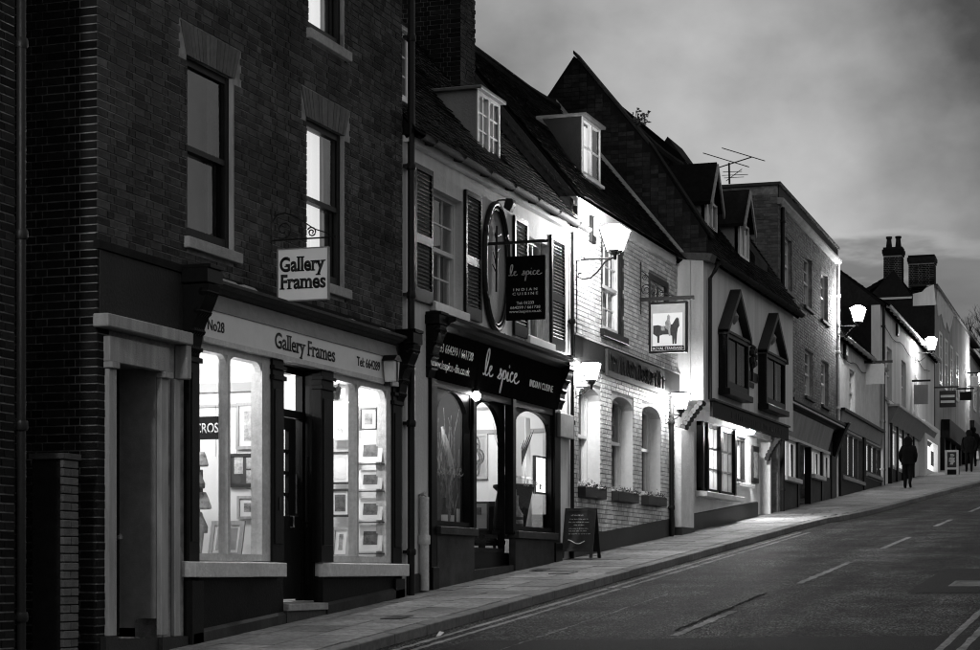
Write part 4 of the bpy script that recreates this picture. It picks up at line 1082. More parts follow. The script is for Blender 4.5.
# interior
B('interior_wall', 'inner_white', res, [(29.75,29.80,-4.6,-.12,-.3,3.1)]); B('back_wall', 'inner_white', res, [(24.2,29.75,-4.7,-4.62,-.3,3.1)])
B('interior_ceiling', 'inner_white', res, [(24.1,29.75,-4.6,-.30,2.55,2.62)]); B('interior_floor', 'wood_floor', res, [(24.1,29.75,-4.6,-.09,-.35,.0)])
B('dark_panel', 'inner_dark', res, [(25.65,25.71,-4.0,-.13,.0,2.5)]); B('dado', 'inner_grey', res, [(29.70,29.749,-4.6,-.12,2.18,2.24),(29.72,29.749,-4.6,-.12,.0,.9)])  # dark panel added to make the left window read as unlit
B('window_bed', 'inner_dark', res, [(24.24,25.60,-.6,-.09,.5,.6),(27.46,29.28,-.55,-.09,.5,.6)])
for (u, v, e) in ((28.6,-1.2,26),(27.3,-2.2,26),(24.8,-.25,14)):
    l_ = bpy.data.lights.new('downlight_bulb', 'POINT'); l_.energy = e; l_.shadow_soft_size = .05
    r_ = thing('downlight', {28.6:'recessed downlight in the restaurant ceiling by the curtained window',27.3:'recessed downlight in the restaurant ceiling seen through the entrance',24.8:'faint downlight over the dark left restaurant window'}[u], 'downlight', (u, -v, 2.55), 'restaurant ceiling downlights')
    m = MB(); m.lathe(u, v, [(.07,2.549),(.07,2.535),(.05,2.53)], 12); m.build('rim', 'plastic_white', r_, smooth=True)
    m = MB(); m.lathe(u, v, [(.045,2.536),(.045,2.528),(.0,2.524)], 10); m.build('lens', 'lit_panel', r_)
    o = bpy.data.objects.new('bulb', l_); col.objects.link(o); o.parent = r_; o.location = (0,0,-.12)
# picture of interlaced ornament on the white wall
v1, z1 = FA.side(467,434,29.74); v0, z0 = FA.side(488,479,29.74); v0, v1 = sorted((v0,v1))
pc = thing('ornament_panel', 'grey carved ornamental panel on the white restaurant wall', 'panel', (29.74, -(v0+v1)/2, z0))
B('frame', 'sign_grey', pc, [(29.70,29.748,v0,v1,z0,z0+.04),(29.70,29.748,v0,v1,z1-.04,z1),(29.70,29.748,v0,v0+.04,z0+.04,z1-.04),(29.70,29.748,v1-.04,v1,z0+.04,z1-.04)])
B('ground', 'inner_grey', pc, [(29.73,29.747,v0+.04,v1-.04,z0+.04,z1-.04)])
cv, cz_ = (v0+v1)/2, (z0+z1)/2; m = MB()
for k in range(3):
    pts = []
    for i in range(40):
        t = 2*math.pi*i/40; rr = (1+.28*math.cos(4*t+k*.6))*(.30-.09*k); pts.append((29.715, cv+rr*math.cos(t)*(v1-v0)*.8, cz_+rr*math.sin(t)*(z1-z0)*1.1))
    m.tube(pts, .012, 5, True)
m.build('carving', 'photo_dark', pc, smooth=True)
# dining chair
v1, z1 = FA.side(475,486,28.2); cvv = FA.side(482,500,28.2)[0]
ch = thing('dining_chair', 'dark upholstered dining chair inside the restaurant entrance', 'chair', (28.2, -cvv, 0))
m = MB(); pr = [(-.03,.45),(-.02,.75),(0,.98),(.04,1.06),(.07,1.05),(.05,.95),(.04,.7),(.05,.45)]
m.add([], []); 
m.prism_uz([(28.2+a,b) for a,b in pr], cvv-.22, cvv+.22); m.build('backrest', 'cloth_dark', ch, bevel=.012)
B('seat', 'cloth_dark', ch, [(28.22,28.66,cvv-.22,cvv+.22,.40,.49)], bevel=.02)
for a in (28.25,28.61):
    for b in (cvv-.18, cvv+.18): B('leg', 'timber', ch, [(a-.018,a+.018,b-.018,b+.018,0,.40)])
# tall vase with reeds
def vase(name, label, u, v, z, prof, mat, cat='vase'):
    r = thing(name, label, cat, (u, -v, z)); m = MB(); m.lathe(u, v, [(a, z+b) for a, b in prof], 18); m.build('body', mat, r, smooth=True); return r
vv, _ = FA.side(503,500,27.9)
va = vase('tall_vase', 'tall dark tapering vase of reeds beside the restaurant entrance', 27.9, vv, .6-.0, [(.13,0),(.15,.05),(.13,.35),(.075,.65),(.05,.8),(.06,.83),(.03,.83)], 'black_paint')
m = MB()
for i in range(34):
    a = random.uniform(0, 6.28); s = random.uniform(.03,.2); h = random.uniform(.6,1.05)
    m.tube([(27.9,vv,1.40),(27.9+s*.4*math.cos(a),vv+s*.4*math.sin(a),1.40+h*.6),(27.9+s*math.cos(a),vv+s*math.sin(a),1.40+h)], [.006,.004,.002], 4)
m.build('reeds', 'photo_mid', va)
vv, _ = FA.side(517,500,28.5)
ur = vase('wide_urn', 'wide dark urn behind the right restaurant window', 28.75, vv-.12, .6, [(.12,0),(.16,.05),(.21,.35),(.27,.62),(.33,.68),(.33,.72),(.26,.73)], 'stall_paint', 'urn')
m = MB()
for i in range(5): m.tube([(28.75,vv-.12,1.3),(28.72+i*.01,vv-.08+.02*i,1.7),(28.7+.03*i,vv+.0+.04*i,1.95+.05*i)], [.012,.02,.004], 5)
m.build('feather', 'cloth_grey', ur)
vv, _ = FA.side(516,515,28.0)
bo = vase('bottle', 'banded pale and dark bottle in the right restaurant window', 28.0, vv, .6, [(.10,0),(.105,.02),(.105,.25),(.06,.33),(.035,.40),(.035,.5),(.042,.5),(.042,.53)], 'photo_mid', 'bottle')
m = MB(); m.lathe(28.0, vv, [(.107,.66),(.107,.71)], 18); m.lathe(28.0, vv, [(.107,.77),(.107,.81)], 18); m.build('band', 'inner_dark', bo, smooth=True)
vv, _ = FA.side(480,516,27.0)
mb_ = thing('display_card', 'small framed certificate standing at the foot of the restaurant entrance', 'card', (26.9, -vv, .3))
v0c = vv
B('board', 'mount', mb_, [(26.90,26.92,v0c-.14,v0c+.14,.62,.98)]); B('edge', 'frame_dark', mb_, [(26.895,26.925,v0c-.16,v0c-.14,.60,1.0),(26.895,26.925,v0c+.14,v0c+.16,.60,1.0),(26.895,26.925,v0c-.14,v0c+.14,.98,1.0),(26.895,26.925,v0c-.14,v0c+.14,.60,.62)])
B('emblem', 'photo_dark', mb_, [(26.893,26.897,v0c-.06,v0c+.06,.82,.92)])
B('table', 'cloth_dark', mb_, [(26.88,27.3,v0c-.22,v0c+.22,.54,.598),(27.05,27.12,v0c-.04,v0c+.04,.0,.54)])
# curtain drawn aside, tie band
curtain(res, FA, 28.0, 29.25, .62, 2.36, -.34, 'sheer', .06, 8)
B('tieback', 'old_white', res, [(28.15,29.2,-.30,-.285,1.42,1.45)])
# lit menu case
mu0, mu1 = U(537,-.05), U(547.5,-.05); mz0, mz1 = FA.z(542,494,-.05), FA.z(542,456,-.05)
mc_ = thing('menu_case', 'brightly lit white menu case in the restaurant window', 'menu case', (mu0, .05, mz0))
B('lit_sheet', 'lit_panel', mc_, [(mu0+.03,mu1-.03,-.10,-.075,mz0+.03,mz1-.03)]); B('case', 'frame_dark', mc_, [(mu0,mu0+.03,-.12,-.07,mz0,mz1),(mu1-.03,mu1,-.12,-.07,mz0,mz1),(mu0+.03,mu1-.03,-.12,-.07,mz0,mz0+.03),(mu0+.03,mu1-.03,-.12,-.07,mz1-.03,mz1)])
B('logo', 'black_paint', mc_, [(mu0+.2,mu0+.27,-.0749,-.073,mz0+.07,mz0+.15)])
# dried branches and bottles in the left window
br = thing('dried_branches', 'dried twisting branches in the dark left restaurant window', 'branches', (24.9, .4, .6))
m = MB()
for i in range(26):
    a, b = random.uniform(24.95,25.62), random.uniform(-.32,-.10); h = random.uniform(.9,1.7)
    x, y = 25.4+(a-25.4)*.3, -.22
    pts = [(x,y,.62)]
    for k in range(1,6): pts.append((x+(a-x)*k/5+random.uniform(-.05,.05), y+(b-y)*k/5+random.uniform(-.03,.03), .62+h*k/5))
    m.tube(pts, [.009,.008,.007,.006,.005,.003], 4)
m.build('twigs', 'photo_mid', br)
m = MB(); m.tube([(25.12,-.22,1.95),(25.16,-.20,1.75),(25.28,-.18,1.5),(25.4,-.17,1.28),(25.36,-.17,1.25),(25.22,-.18,1.45),(25.10,-.20,1.7)], [.02,.05,.055,.03,.02,.02,.01], 7); m.build('pale_plume', 'mount', br, smooth=True)
script(g1 if False else res, (24.95, -(-.045), 1.30), EX, EZ, 1.0, .26, 'silver_letter', .035, 'window_lettering')
script(res, (28.55, .045, 1.28), EX, EZ, 1.0, .26, 'silver_letter', .03, 'window_lettering')
for i, (u, v, lab) in enumerate([(25.15,-.2,'dark wine bottle at the left in the left restaurant window'),(25.45,-.22,'second dark wine bottle beside a white card in the left restaurant window')]):
    q = vase('wine_bottle', lab, u, v, .6, [(.042,0),(.044,.02),(.044,.22),(.018,.30),(.016,.38),(.02,.385),(.02,.4)], 'black_paint', 'bottle')
    m = MB(); m.lathe(u, v, [(.0455,.66),(.0455,.77)], 18); m.build('label_band', 'mount', q, smooth=True)
c_ = B('table_card', 'mount', None, [(25.50,25.62,-.16,-.15,.6,.86)], loc=(25.56,.15,.6)); tag(c_, 'plain white card standing in the left restaurant window', 'card')
# entrance lamp
lu, lz = FA.at(473,396,.02)
el = thing('bulkhead_lamp', 'bright round bulb over the restaurant entrance', 'lamp', (lu, -.02, lz))
m = MB(); m.lathe(lu,.06,[(.002,lz-.07),(.05,lz-.055),(.07,lz-.01),(.06,lz+.035),(.03,lz+.06)],14); m.build('globe', 'bulb', el, smooth=True)
m = MB(); m.lathe(lu,.06,[(.05,lz+.061),(.05,lz+.09),(.02,lz+.10)],12); m.box(lu-.02,lu+.02,.02,.06,lz+.07,lz+.10); m.build('holder', 'iron', el)
# ---- oval panel on the wall
ou, oz = FA.at(495.5, 267, .03); ra = (U(508)-U(484))/2; rb = FA.z(495,205)-oz
ov = thing('oval_panel', 'tall oval dark framed panel with iron twigs between the shutters', 'panel', (ou, 0, oz))
m = MB(); n = 40
m.tube([(ou+ra*math.cos(2*math.pi*i/n), .045, oz+rb*math.sin(2*math.pi*i/n)) for i in range(n)], .04, 8, True); m.tube([(ou+ra*.87*math.cos(2*math.pi*i/n), .05, oz+rb*.92*math.sin(2*math.pi*i/n)) for i in range(n)], .018, 6, True); m.build('ring', 'iron', ov, smooth=True)
m = MB(); m.prism_uz([(ou+ra*math.cos(2*math.pi*i/n), oz+rb*math.sin(2*math.pi*i/n)) for i in range(n)], .003, .02); m.build('back_panel', 'render_grey', ov)
m = MB(); m.tube([(ou-.03,.05,oz-rb*.4),(ou-.02,.05,oz),(ou,.05,oz+rb*.65)], .014, 5)
for i in range(9):
    a = random.uniform(.2,2.9); l = random.uniform(.12,.3); z = oz+rb*random.uniform(-.1,.5)
    m.tube([(ou-.02,.05,z),(ou+l*math.cos(a)*.8,.05,z+l*math.sin(a))], [.012,.005], 5)
m.build('iron_twigs', 'iron', ov)
# floodlight on a bent arm
fl = thing('sign_floodlight', 'small black floodlight on a bent arm above the oval panel', 'floodlight', (ou, 0, oz+rb))
fu, fz0 = ou, oz+rb
m = MB(); m.tube([(fu,.0,fz0+.02),(fu,.08,fz0+.05),(fu,.22,fz0+.05)], .012, 6); m.build('arm', 'iron', fl, smooth=True)
m = MB(); m.prism_vz([(.20,fz0+.06),(.30,fz0+.05),(.32,fz0-.02),(.26,fz0-.13),(.17,fz0-.07)], fu-.07, fu+.07); m.build('housing', 'iron', fl, bevel=.01)
# ---- hanging restaurant sign
us = U(485); v0, v1 = FA.side(506.5,288,us)[0], FA.side(545,288,us)[0]; z0, z1 = FA.side(525,320,us)[1], FA.side(525,256,us)[1]; zb = FA.side(515,242.5,us)[1]
hs2 = thing('hanging_sign', 'black restaurant sign with script lettering hanging from an iron bar', 'sign', (us, 0, z0))
B('board', 'sign_black', hs2, [(us-.018,us+.018,v0,v1,z0,z1)], bevel=.004)
m = MB(); m.box(us-.014,us+.014,.0,v1+.05,zb-.02,zb+.02); m.tube([(us,.01,zb-.35),(us,.01,zb+.35)], .014)
m.build('bar', 'iron', hs2)
for vv in (v0+.05, v1-.05):
    m = MB(); m.tube([(us,vv,zb-.02),(us,vv,z1)], .006, 5); m.build('chain', 'iron', hs2)
mid = -(v0+v1)/2; hh = z1-z0; ww = v1-v0
script(hs2, (us-.0185, mid, z0+hh*.70), SX, EZ, ww*.86, hh*.17, 'silver_letter', .045)
text(hs2, 'I N D I A N', (us-.019, mid, z0+hh*.455), SX, EZ, width=ww*.62, height=hh*.042, mat='silver_letter', bold=.02)
text(hs2, 'C U I S I N E', (us-.019, mid, z0+hh*.39), SX, EZ, width=ww*.66, height=hh*.042, mat='silver_letter', bold=.02)
text(hs2, 'Tel: 01233', (us-.019, mid, z0+hh*.245), SX, EZ, width=ww*.45, height=hh*.045, mat='silver_letter', bold=.015)
text(hs2, '664299 / 661738', (us-.019, mid, z0+hh*.175), SX, EZ, width=ww*.78, height=hh*.045, mat='silver_letter', bold=.015)
text(hs2, 'www.lespice.co.uk', (us-.019, mid, z0+hh*.115), SX, EZ, width=ww*.84, height=hh*.042, mat='silver_letter', bold=.012)
# pale pipe and old meter pipe at the left end
m = MB(); m.tube([(23.70,.07,gz(23.7)+.02),(23.70,.07,.95),(23.70,.05,1.0)], .06, 10); m.lathe(23.70,.07,[(.075,.35),(.08,.37),(.08,.45),(.075,.47)],10); m.build('soil_pipe', 'old_white', res, smooth=True)
drainpipe(res, FA, 30.22, .05, gz(30.2), 5.42, .03)
# sensor head and cable bits beside the fascia
bx = B('meter_box', 'grey_paint', None, [(U(557.5,.05),U(571,.05),.012,.10,FA.z(564,438,.05),FA.z(564,414,.05))], loc=(U(564,.05),0,FA.z(564,426,.05)), bevel=.01); tag(bx, 'small grey box fixed to the wall right of the restaurant front', 'wall box')
# ------------------------------------------------------------------ the pub: white painted brick
PL, PR = 30.34, 37.2
pub = thing('painted_brick_pub', 'white painted brick pub with three arched ground floor windows', 'pub', (PL, 0, gz(PL)))
pw1 = (U(600.5), U(621.5), 4.06, 5.56); pw2 = (U(648), U(667), 4.22, 5.42)
LW = []
for (a, b, t, bt) in ((577.5,600,386,484),(611,632.5,388,490),(641,660.5,397.5,495)):
    LW.append((U(a), U(b), FA.z((a+b)/2, bt), FA.z((a+b)/2, t)))
LZ0, LZ1 = 1.42, 3.02
LW = [(a, b, LZ0, LZ1) for (a, b, c, d) in LW]
pent = (36.72, 37.18, -.2, 3.0)
m = wall(MB(), PL, PR, -.4, 5.96, 0, -.3, [pw1, pw2]+LW); pwl = m.build('wall', 'white_joint', pub)
B('party_wall', 'render_grey', pub, [(PR-.2,PR-.001,-6,-.301,-.3,5.96),(PL+.001,PL+.2,-6,-.301,-.3,5.96),(PL+.2,PR-.2,-6,-5.8,-.3,5.96)])
lst = brick_list(PL, PR-.02, .30, 5.9, [(h[0]-.01,h[1]+.01,h[2]-.06,h[3]+.01) for h in [pw1,pw2]+LW]+[(PL,PR,3.30,3.78)], bond='flemish')
m = bricks_to(MB(), lst, 0, proud=.015); o = m.build('painted_brick', 'white_brick', pwl, keep=True); o['kind'] = 'stuff'
split_plinth(PL, PR, .34, 'plinth', 'plinth', pub, .03)
# arched heads
for i, h in enumerate(LW):
    m = MB(); m.arch_fill(h[0],h[1],h[3]-.20,h[3]+.004,-.29,.008,12,.19); m.build('arch_head', 'white_wall', pub)
    W = sash(pub, FA, h[0]+.02, h[1]-.02, h[2], h[3]-.03, -.22, 2, 1, 'white_paint', 'curtain_dim' if i else 'curtain_dim', fr=.05, cback=.1, meet=.52)
    B('reveal', 'white_paint', W, [(h[1]-.012,h[1]+.001,-.22,.003,h[2],h[3]-.12)])
    # box of plants on the sill
    a, b = h[0]-.04, h[1]-.10; z = h[2]-.22
    fb = thing('window_box', ['dark window box of plants under the arched pub window nearest the chalkboard','dark window box of plants under the middle arched pub window','dark window box of plants under the arched pub window nearest the far lamp'][i], 'window box', ((a+b)/2, -.1, z), 'pub window boxes')
    B('trough', 'timber', fb, [(a,b,.012,.15,z,z+.17)], bevel=.008)
    m = MB()
    for k in range(170):
        x, y, zz = random.uniform(a+.02,b-.02), random.uniform(.03,.17), z+.14+abs(random.gauss(0,.045))
        s = random.uniform(.015,.03); an = random.uniform(0,6.28); t = random.uniform(-.02,.03)
        m.quad((x,y,zz),(x+s*math.cos(an),y+s*math.sin(an),zz+t),(x+s*1.6*math.cos(an+.4),y+s*1.6*math.sin(an+.4),zz+t*1.4+.01),(x+s*math.cos(an+.9),y+s*math.sin(an+.9),zz+t+.012))
    o = m.build('leaves', 'foliage', fb, keep=True); o['kind'] = 'stuff'
    sill(W, FA, h[0]-.02, h[1]+.03, h[2]-.05, h[2]-.003, -.25, .05, 'white_paint')
W = sash(pub, FA, pw1[0]+.03, pw1[1]-.08, pw1[2], pw1[3]-.02, -.05, 3, 2, 'white_paint', 'curtain_dim', fr=.06)
B('surround', 'dark_paint', W, [(pw1[1]-.08,pw1[1]+.08,-.05,.02,pw1[2],pw1[3]+.02),(pw1[0]-.02,pw1[0]+.03,-.05,.02,pw1[2],pw1[3]+.02),(pw1[0]+.03,pw1[1]-.08,-.05,.02,pw1[3]-.02,pw1[3]+.02)]); sill(W, FA, pw1[0]-.08, pw1[1]+.16, 3.92, 4.055, -.1, .09, 'dark_paint')
W = sash(pub, FA, pw2[0]+.10, pw2[1]-.10, pw2[2], pw2[3]-.10, -.05, 3, 1, 'white_paint', 'curtain_dim', fr=.05, two=False)
B('surround', 'dark_paint', W, [(pw2[1]-.10,pw2[1]+.05,-.05,.02,pw2[2],pw2[3]),(pw2[0]-.03,pw2[0]+.10,-.05,.02,pw2[2],pw2[3]),(pw2[0]+.10,pw2[1]-.10,-.05,.02,pw2[3]-.10,pw2[3])]); sill(W, FA, pw2[0]-.04, pw2[1]+.06, 4.10, 4.215, -.1, .07, 'dark_paint')
# band with the old carved board
B('band', 'plinth', pub, [(PL,PR,-.01,.06,3.34,3.76)])
bu0, bu1 = U(607,.1), U(664,.1)
bd = B('name_board', 'plinth', pub, [(bu0,bu1,.061,.12,3.26,3.72)], bevel=.01)
m = MB(); x = bu0+.1
while x < bu1-.12:
    k = random.choice([0,1,2]); h = random.uniform(.2,.3); z = 3.36; w_ = random.uniform(.10,.18)
    if k == 0: m.tube([(x,.125,z),(x,.125,z+h)], .014, 5); m.tube([(x,.125,z+h),(x+w_,.125,z+h*.7),(x,.125,z+h*.5)], .012, 5)
    elif k == 1: m.tube([(x,.125,z+h),(x+w_/2,.125,z),(x+w_,.125,z+h)], .013, 5)
    else: m.tube([(x+w_/2+w_/2*math.cos(t*.7),.125,z+h/2+h/2*math.sin(t*.7)) for t in range(9)], .012, 5, True)
    x += w_+.05
m.build('carved_letters', 'stall_paint', bd, smooth=True)['kind'] = 'stuff'
B('band_edge', 'old_white', pub, [(PL,PR,.0,.075,3.762,3.79)])
# roof: the slope stands a step above the restaurant's
PE = 5.95
prz = PE+(2.55)*1.23
rf2, _ = roof(pub, FA, PL+.04, PR, .16, PE+.03, -2.40, prz, holes=[(32.5,33.75,.75,2.3)], sag=.10)
roof(pub, FA, PL+.04, PR, -5.0, PE, -2.41, prz-.006, name='back_roof', gauge=.3, tw=.4)
m = MB(); m.tube([(PL+.04+i*.7,-2.40,prz-.04-.10*math.sin(math.pi*i/9.8)) for i in range(10)]+[(PR,-2.4,prz-.04)], .10, 8); m.build('ridge', 'tile', rf2)
# exposed brick verge with dentils on the restaurant side
sl = (prz-PE-.03)/2.56
m = MB(); n = 22
m.prism_vz([(.10,PE-.32),(.10,PE-.02),(-2.40,prz-.10),(-2.40,prz-.62)], PL+.005, PL+.20); vg = m.build('verge', 'stone_dark', rf2)
for i in range(n):
    v = .05-2.4*i/n; z = PE-.06+(.10-v)*sl-.10
    MB().hexa([(PL-.04,v,z-.03),(PL+.03,v,z-.03),(PL+.03,v-.06,z+.04),(PL-.04,v-.06,z+.04),(PL-.04,v,z+.03),(PL+.03,v,z+.03),(PL+.03,v-.06,z+.10),(PL-.04,v-.06,z+.10)]).build('dentil', 'stone_dark', vg)
flat_dormer(pub, FA, 32.56, 33.66, -.50, 6.76, 7.74, -1.20, 'render_dark', 'white_paint', 2, lit='glow_curtain', nz=2)
# eaves course
B('eaves_course', 'white_wall', pub, [(PL,PR-.4,.0,.09,5.80,5.955)])
# wall lamps ---------------------------------------------------------------
def lantern(name, label, F, u, v, z, w_, h, glow, group, wall_v=0.0, big=True, sig=1):
    """tapering four sided lantern (wide at the top) on a scrolled wall bracket; z is the foot of the glass"""
    loc = F.w(u, wall_v, z)
    r = thing(name, label, 'lamp', loc, group)
    b, t = w_*.27, w_*.5
    def ring(k, zz): return [(u-k,v-k,zz),(u+k,v-k,zz),(u+k,v+k,zz),(u-k,v+k,zz)]
    for i in range(4):
        j = (i+1) % 4; a = ring(b*.94, z+.01); c = ring(t*.94, z+h)
        MB(F).quad(a[i], a[j], c[j], c[i]).build('glass', glow, r, keep=True)
    m = MB(F)
    a = ring(b, z); c = ring(t, z+h)
    for i in range(4): m.tube([a[i], c[i]], .010*w_/.4+.003, 5)
    m.tube(a, .010, 5, True); m.tube(c, .012, 5, True)
    m.build('glazing_frame', 'iron' if not big else 'iron', r)
    m = MB(F); hh = h*(.26 if big else .10); c = ring(t*(1.04 if big else .99), z+h+.005); d = ring(t*.42, z+h+hh); e = ring(t*.40, z+h+hh*1.15)
    m.add(c+d, [(0,1,5,4),(1,2,6,5),(2,3,7,6),(3,0,4,7),(3,2,1,0),(4,5,6,7)])
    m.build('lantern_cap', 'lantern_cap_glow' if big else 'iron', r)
    m = MB(F); m.lathe(u, v, [(b*1.1,z-.004),(b*.8,z-.05),(.03,z-.07),(.02,z-.14)], 8); m.build('lantern_base', 'iron', r)
    m = MB(F); za = z-.11 if big else z-.10
    m.tube([(u,wall_v,za),(u,v,za)], .016 if big else .012, 6); m.box(u-.03,u+.03,wall_v,wall_v+.02,za-.38 if big else za-.16,za+.10)
    if big:
        m.tube([(u,v-.06,za-.01),(u,v-.16,za-.05),(u,v-.28,za-.20),(u,v-.40,za-.30),(u,wall_v+.12,za-.31),(u,wall_v+.05,za-.27),(u,wall_v+.06,za-.22),(u,wall_v+.11,za-.22)], .014, 6)
        m.tube([(u,wall_v+.02,za+.03),(u,wall_v+.10,za+.05),(u,wall_v+.2,za+.0)], .010, 6)
    else:
        n = 14; m.tube([(u, wall_v+.10+(.055-.03*i/n)*math.cos(5*i/n), za-.07+(.055-.03*i/n)*math.sin(5*i/n)) for i in range(n)], .009, 5)
        m.tube([(u,wall_v+.02,za-.15),(u,wall_v+.15,za-.10),(u,v,za)], .009, 5)
    m.build('bracket', 'iron', r, smooth=True)
    return r
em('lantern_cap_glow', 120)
uA = U(575.0)
lantern('street_lantern', 'large bright street lantern on a scrolled bracket high on the pub', FA, uA, .66, FA.side(614,251,uA)[1], .40, .33, 'lantern_glow', 'street lanterns on wall brackets')
lantern('wall_lamp', 'lit pub wall lamp beside the restaurant, nearest the chalkboard', FA, U(575), .27, FA.side(589,380.5,U(575))[1], .26, .28, 'lantern_small', 'pub wall lamps', big=False)
lantern('wall_lamp', 'lit pub wall lamp below the hanging pub sign, beside the far corner', FA, U(665), .30, FA.side(680,409.5,U(665))[1], .30, .30, 'lantern_small', 'pub wall lamps', big=False)
# junction box and cable under the street lantern
B('junction_box', 'plastic_white', pub, [(uA-.04,uA+.08,.012,.10,FA.z(577,262),FA.z(577,254))]); m = MB(); m.tube([(uA+.02,.02,FA.z(577,262)),(uA+.02,.02,3.8)], .012, 5); m.build('cable', 'iron', pub)
# alarm box
au, az = FA.at(593, 230, .05)
al = thing('alarm_box', 'dark edged alarm box near the pub eaves left of the street lantern', 'alarm box', (au, 0, az))
B('case', 'iron', al, [(au-.14,au+.14,.012,.07,az-.22,az+.24)], bevel=.02); B('cover', 'plastic_white', al, [(au-.06,au+.13,.071,.10,az-.10,az+.20)], bevel=.02)
# ---- hanging pub sign
us = U(639.5); v0, v1 = FA.side(649.5,328,us)[0], FA.side(687.5,328,us)[0]; z0, z1 = FA.side(668,353,us)[1], FA.side(668,302,us)[1]
ps = thing('pub_sign', 'hanging ROYAL STANDARD pub sign with a rider on a dark horse', 'sign', (us, 0, z0))
B('board', 'sign_grey', ps, [(us-.03,us+.03,v0+.03,v1-.03,z0+.03,z1-.03)])
B('sign_frame', 'dark_paint', ps, [(us-.05,us+.05,v0,v1,z0,z0+.035),(us-.05,us+.05,v0,v1,z1-.035,z1),(us-.05,us+.05,v0,v0+.035,z0+.035,z1-.035),(us-.05,us+.05,v1-.035,v1,z0+.035,z1-.035)], bevel=.006)
hh, ww = z1-z0, v1-v0
B('picture_ground', 'sign_white', ps, [(us-.034,us-.030,v0+ww*.10,v0+ww*.88,z0+hh*.14,z0+hh*.78)]); B('name_strip', 'black_paint', ps, [(us-.036,us-.030,v0+ww*.08,v0+ww*.92,z0+hh*.05,z0+hh*.135)])
text(ps, 'ROYAL STANDARD', (us-.0365, -(v0+v1)/2, z0+hh*.063), SX, EZ, width=ww*.78, height=hh*.055, mat='silver_letter', bold=.02)
def flatshape(nm, mat, pts, t):
    m = MB(); m.prism_vz([(v0+ww*a, z0+hh*b) for a, b in pts], us-t, us-.0345); return m.build(nm, mat, ps)
flatshape('horse', 'horse', [(.11,.54),(.24,.55),(.36,.52),(.5,.53),(.62,.56),(.70,.66),(.74,.69),(.76,.66),(.78,.69),(.79,.62),(.80,.52),(.76,.47),(.74,.38),(.72,.17),(.68,.17),(.68,.30),(.66,.17),(.62,.17),(.61,.33),(.5,.36),(.36,.36),(.28,.34),(.27,.2),(.22,.2),(.22,.32),(.11,.38)], .040)
flatshape('rider', 'photo_mid', [(.44,.48),(.51,.44),(.53,.33),(.57,.34),(.56,.46),(.58,.55),(.55,.63),(.56,.71),(.52,.75),(.48,.72),(.48,.65),(.43,.60)], .046)
flatshape('shabraque', 'photo_mid', [(.32,.44),(.42,.43),(.41,.53),(.32,.52)], .043)
zb = FA.side(660,299.5,us)[1]
m = MB(); m.box(us-.02,us+.02,.0,v1+.12,zb-.02,zb+.045); m.box(us-.02,us+.02,.001,.03,zb-.25,FA.side(640,262,us)[1])
m.build('bracket', 'iron', ps)
m = MB()
zt = FA.side(640,268,us)[1]
m.tube([(us,.02,zt-.04),(us,.10,zt-.10),(us,.28,zt-.30),(us,.46,zb+.10),(us,.62,zb+.05)], .010, 5)
for (cx, cz, r0, tn) in ((.12,zb+.18,.10,1.5),(.26,zb+.14,.075,-1.5),(.40,zb+.10,.06,1.5),(.10,zb+.40,.05,1.4),(.52,zb+.08,.04,-1.4)):
    m.tube([(us, cx+(r0*(1-.8*i/20))*math.cos(tn*6.28*i/20+1), cz+(r0*(1-.8*i/20))*math.sin(tn*6.28*i/20+1)) for i in range(21)], .007, 5)
m.build('scrollwork', 'iron', ps)
for vv in (v0+.06, v1-.06): m = MB(); m.tube([(us,vv,zb-.02),(us,vv,z1)], .008, 5); m.build('hook', 'iron', ps)
# ---- chalkboard on the pavement (faces down the street)
cu = 30.0; cv0, cv1 = FA.side(564.5,540,cu)[0], FA.side(596,540,cu)[0]; zg = gz(cu); zt = FA.side(580,508,cu)[1]
ab = thing('chalkboard', 'black pavement chalkboard with faint chalk writing before the pub', 'sign board', (cu, -(cv0+cv1)/2, zg), )
def leaf(nm, u0, u1, mat, t=.03):
    z0_ = zg+.02
    def P(q, v, z): k = (z-z0_)/(zt-z0_); return (u0+(u1-u0)*k+q, v, z)
    m = MB(); a, b = cv0, cv1
    for (c, d, e, f) in ((a,a+.05,z0_,zt),(b-.05,b,z0_,zt),(a+.05,b-.05,zt-.05,zt),(a+.05,b-.05,z0_+.10,z0_+.16)):
        m.hexa([P(0,c,e),P(t,c,e),P(t,d,e),P(0,d,e),P(0,c,f),P(t,c,f),P(t,d,f),P(0,d,f)])
    fr_ = m.build(nm, mat, ab)
    q = MB(); q.hexa([P(.008,a+.05,z0_+.16),P(.02,a+.05,z0_+.16),P(.02,b-.05,z0_+.16),P(.008,b-.05,z0_+.16),P(.008,a+.05,zt-.05),P(.02,a+.05,zt-.05),P(.02,b-.05,zt-.05),P(.008,b-.05,zt-.05)]); q.build('board', 'slate', fr_)
    return P
Pf = leaf('front_leaf', cu-.22, cu, 'timber'); leaf('back_leaf', cu+.26, cu+.035, 'timber')
m = MB()
for k, (fz_, h, x0, x1) in enumerate([(.90,.06,.15,.62),(.80,.03,.12,.8),(.71,.035,.1,.9),(.63,.03,.3,.7),(.53,.03,.12,.85),(.46,.03,.12,.8),(.38,.025,.12,.9)]):
    x = x0
    while x < x1:
        l = random.uniform(.05,.16); n = int(l/.012)
        pts = []
        for i in range(n+1):
            vv = cv0+.05+(cv1-cv0-.10)*(x+l*i/n); zz = zg+.18+(zt-zg-.25)*(fz_+h*(.5+.5*math.sin(i*2.1+k))*random.uniform(.4,1))
            pts.append(Pf(.004, vv, zz))
        m.tube(pts, .0042 if k else .006, 3); x += l+.03
